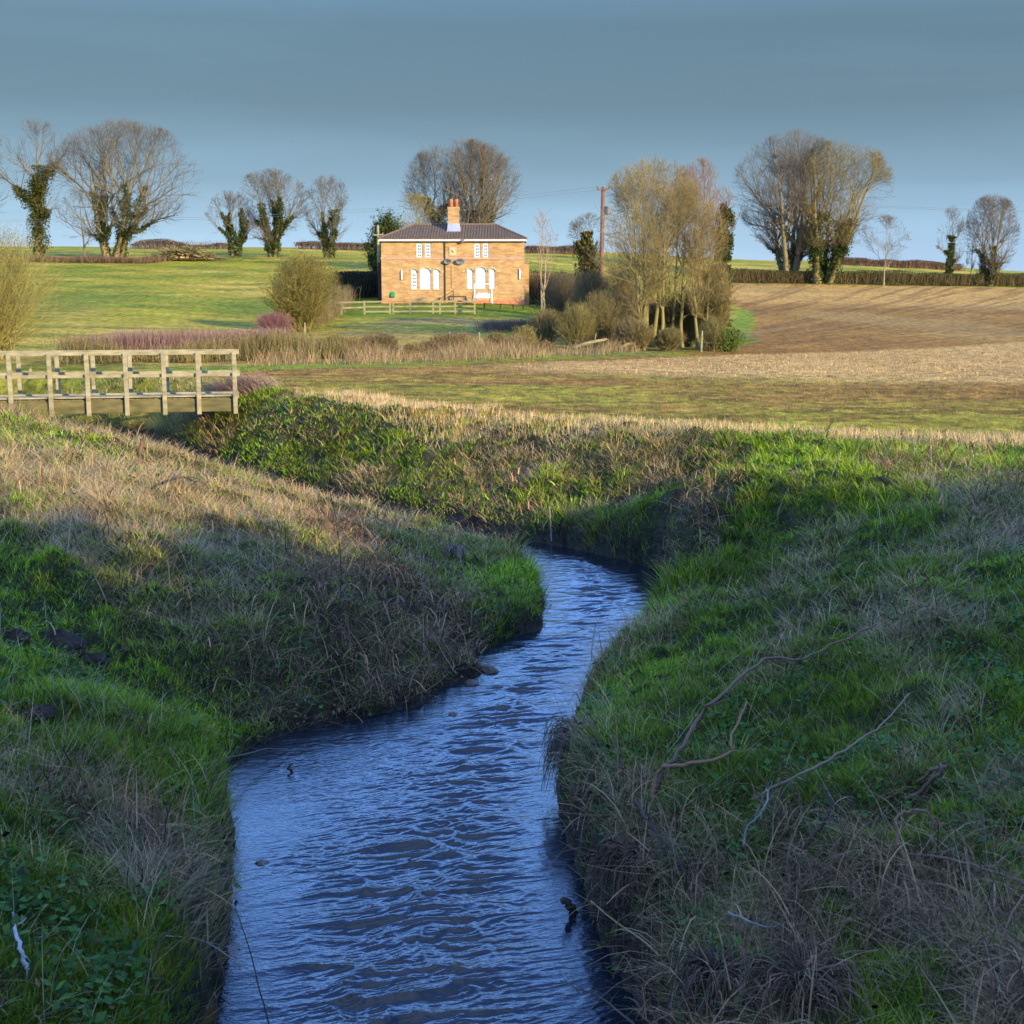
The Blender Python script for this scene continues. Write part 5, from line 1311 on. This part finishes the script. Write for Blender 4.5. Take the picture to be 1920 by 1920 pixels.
stick('bramble_cane', 'grey forked twig lying across the debris in the lower right', 'stem', [(1365, 1710), (1400, 1725), (1430, 1738), (1462, 1735)], (.007, .004), GY_, gS, [.15, .18, .16, .12], (5, .15))
stick('bramble_cane', 'grey curved twig above the debris beside the tall bramble', 'stem', [(1395, 1590), (1400, 1552), (1420, 1535), (1440, 1500), (1436, 1480)], (.006, .004), GY_, gS, [.1, .2, .25, .3, .3], (4, .15))
gL = 'loose sticks on the left bank'
stick('stick', 'tall dark dead stalk rising from the brown slope above the cove', 'stick', None, (.006, .003), DK, gL, None, (8, .22), world=[tuple(hit(625, 1232)), tuple(at(640, 1090, hit(625, 1232)[1])), tuple(at(632, 990, hit(625, 1232)[1] + .1)), tuple(at(612, 890, hit(625, 1232)[1] + .15))])
stick('stick', 'white bleached stick lying in the lower left corner', 'stick', [(25, 1712), (33, 1760), (44, 1800), (52, 1815)], (.008, .011), (.42, .40, .38), gL, [.08, .08, .06, .05], (3, .08))
stick('stick', 'dark twig dangling over the water at the lower left bank', 'stick', None, (.003, .005), DK, gL, None, (4, .15), world=[tuple(hit(440, 1700, .3)), tuple(at(468, 1780, 6.9)), tuple(at(485, 1850, 6.7)), tuple(at(506, 1925, 6.5))])
stick('stick', 'pale reed stalks hanging off the lower left bank over the water', 'stick', None, (.004, .002), (.33, .29, .24), gL, None, (9, .3), world=[tuple(hit(310, 1755, .1)), tuple(hit(380, 1765, .15)), tuple(at(440, 1800, 6.6)), tuple(at(515, 1855, 6.7))])
stick('stick', 'dark fallen branch on the crest of the left bank', 'stick', [(305, 905), (325, 899), (350, 898), (372, 904)], (.02, .01), (.06, .045, .05), gL, [.12, .14, .12, .1], (3, .4))
p = hit(255, 878); q_ = at(268, 822, p[1]); stick('stake', 'broken brown wooden stake leaning on the left bank crest', 'stake', None, (.042, .035), (.15, .09, .055), None, None, None, k=7, world=[tuple(p - [0, 0, .05]), tuple((p + q_) / 2), tuple(q_)])
p = hit(203, 975); q_ = at(197, 938, p[1]); stick('stake', 'thin dark stake standing in the dry grass left of the crest', 'stake', None, (.018, .012), DK, None, None, None, k=6, world=[tuple(p - [0, 0, .05]), tuple((p + q_) / 2), tuple(q_)])
p = hit(1034, 1012); q_ = at(1030, 950, p[1]); stick('stake', 'pale bare stalk standing at the water edge of the far right bank', 'stake', None, (.014, .01), (.27, .22, .15), None, None, None, k=6, world=[tuple(p - [0, 0, .05]), tuple((p + q_) / 2), tuple(q_)])
# driftwood
for (pts_, rads_, lab) in [([(1056, 1688, 0.12), (1068, 1700, .07), (1080, 1716, -.03)], (.022, .03), 'short dark driftwood stub poking from the water by the right bank'),
                           ([(548, 1448, .0), (541, 1438, .05), (549, 1432, .08)], (.012, .006), 'small snagged twig standing in the cove water')]:
    wpts = [np.append(at0(a_, b_, z_), z_) for a_, b_, z_ in pts_]
    stick('driftwood', lab, 'driftwood', None, rads_, DK, None, None, None, k=7, world=[tuple(w_) for w_ in wpts])
for (pts_, rads_, lab) in [([(540, 1405, .05), (500, 1404, .12), (470, 1412, .15), (390, 1427, .3)], (.005, .008), 'grey brown twig reaching from the bank over the cove water'),
                           ([(1230, 1955, .05), (1140, 1880, .1), (1090, 1855, .18), (1050, 1838, .2)], (.008, .003), 'thin dark twig reaching over the water at the bottom right')]:
    wpts = [np.append(at0(a_, b_, z_), z_) for a_, b_, z_ in pts_]
    stick('twig', lab, 'twig', None, rads_, (.13, .10, .08), None, None, (8, .16), world=[tuple(w_) for w_ in wpts])
# root clump overhanging the water on the right bank, and two tufts of flood litter
def litter(name, lab, cat, u_, v_, hgt, wid, n, cols, seed, base=None, droop=1.0):
    rng = np.random.default_rng(seed); c_ = np.append(base, 0) if base is not None else hit(u_, v_)
    P = np.zeros((n, 7, 3)); a_ = rng.uniform(0, 6.28, n); rr = wid * rng.random(n) ** .6
    P[:, 0] = np.stack([rr * np.cos(a_) * .5, rr * np.sin(a_) * .5, hgt * (.55 + .5 * rng.random(n))], 1)
    d_ = np.stack([np.cos(a_), np.sin(a_), .9 * rng.random(n)], 1)
    for k_ in range(1, 7):
        P[:, k_] = P[:, k_ - 1] + d_ * (wid * .16) + rng.normal(0, wid * .04, (n, 3)); d_[:, 2] -= .5 * droop; d_[:, :2] *= .82
    P[:, :, 2] = np.maximum(P[:, :, 2], -.1)
    cc = jitter(cols, n, .45, .08)
    v, q, c = tubes(P, np.repeat(rng.uniform(.0015, .007, (n, 1)), 7, 1) * np.linspace(1, .4, 7)[None], 3, cc)
    root = empty(name, tuple(c_), lab, cat); np_mesh('roots', v, q, M['wood_tint'], root, c)
    m_ = MB(); m_.tube([(0, 0, -.2), (.02, .0, hgt * .35), (-.03, .02, hgt * .7), (-.05, .0, hgt * .98)], [wid * .45, wid * .36, wid * .3, wid * .12], 9); m_.build('stump', M['soil'], root, smooth=True)
    return root
pz = at0(1078, 1500); litter('root_stump', 'tangled root stump standing at the right water edge', 'stump', 0, 0, .62, .26, 480, (.17, .12, .08), 1, base=pz + np.array([.02, .05]))
litter('litter_heap', 'shaggy heap of flood litter at the bottom right of the bank', 'debris', 1500, 1900, .22, .26, 300, (.15, .095, .055), 2)
litter('litter_heap', 'grey shaggy flood litter hanging beside the water at the bottom', 'debris', 1350, 1880, .20, .22, 260, (.12, .085, .055), 3)
litter('litter_heap', 'shaggy brown litter tuft hanging from the right bank above the golden stem', 'debris', 1190, 1640, .16, .26, 320, (.14, .09, .055), 4)
litter('litter_heap', 'tuft of dead stems on the edge of the low green point', 'debris', 850, 1040, .12, .16, 160, (.22, .17, .13), 5)
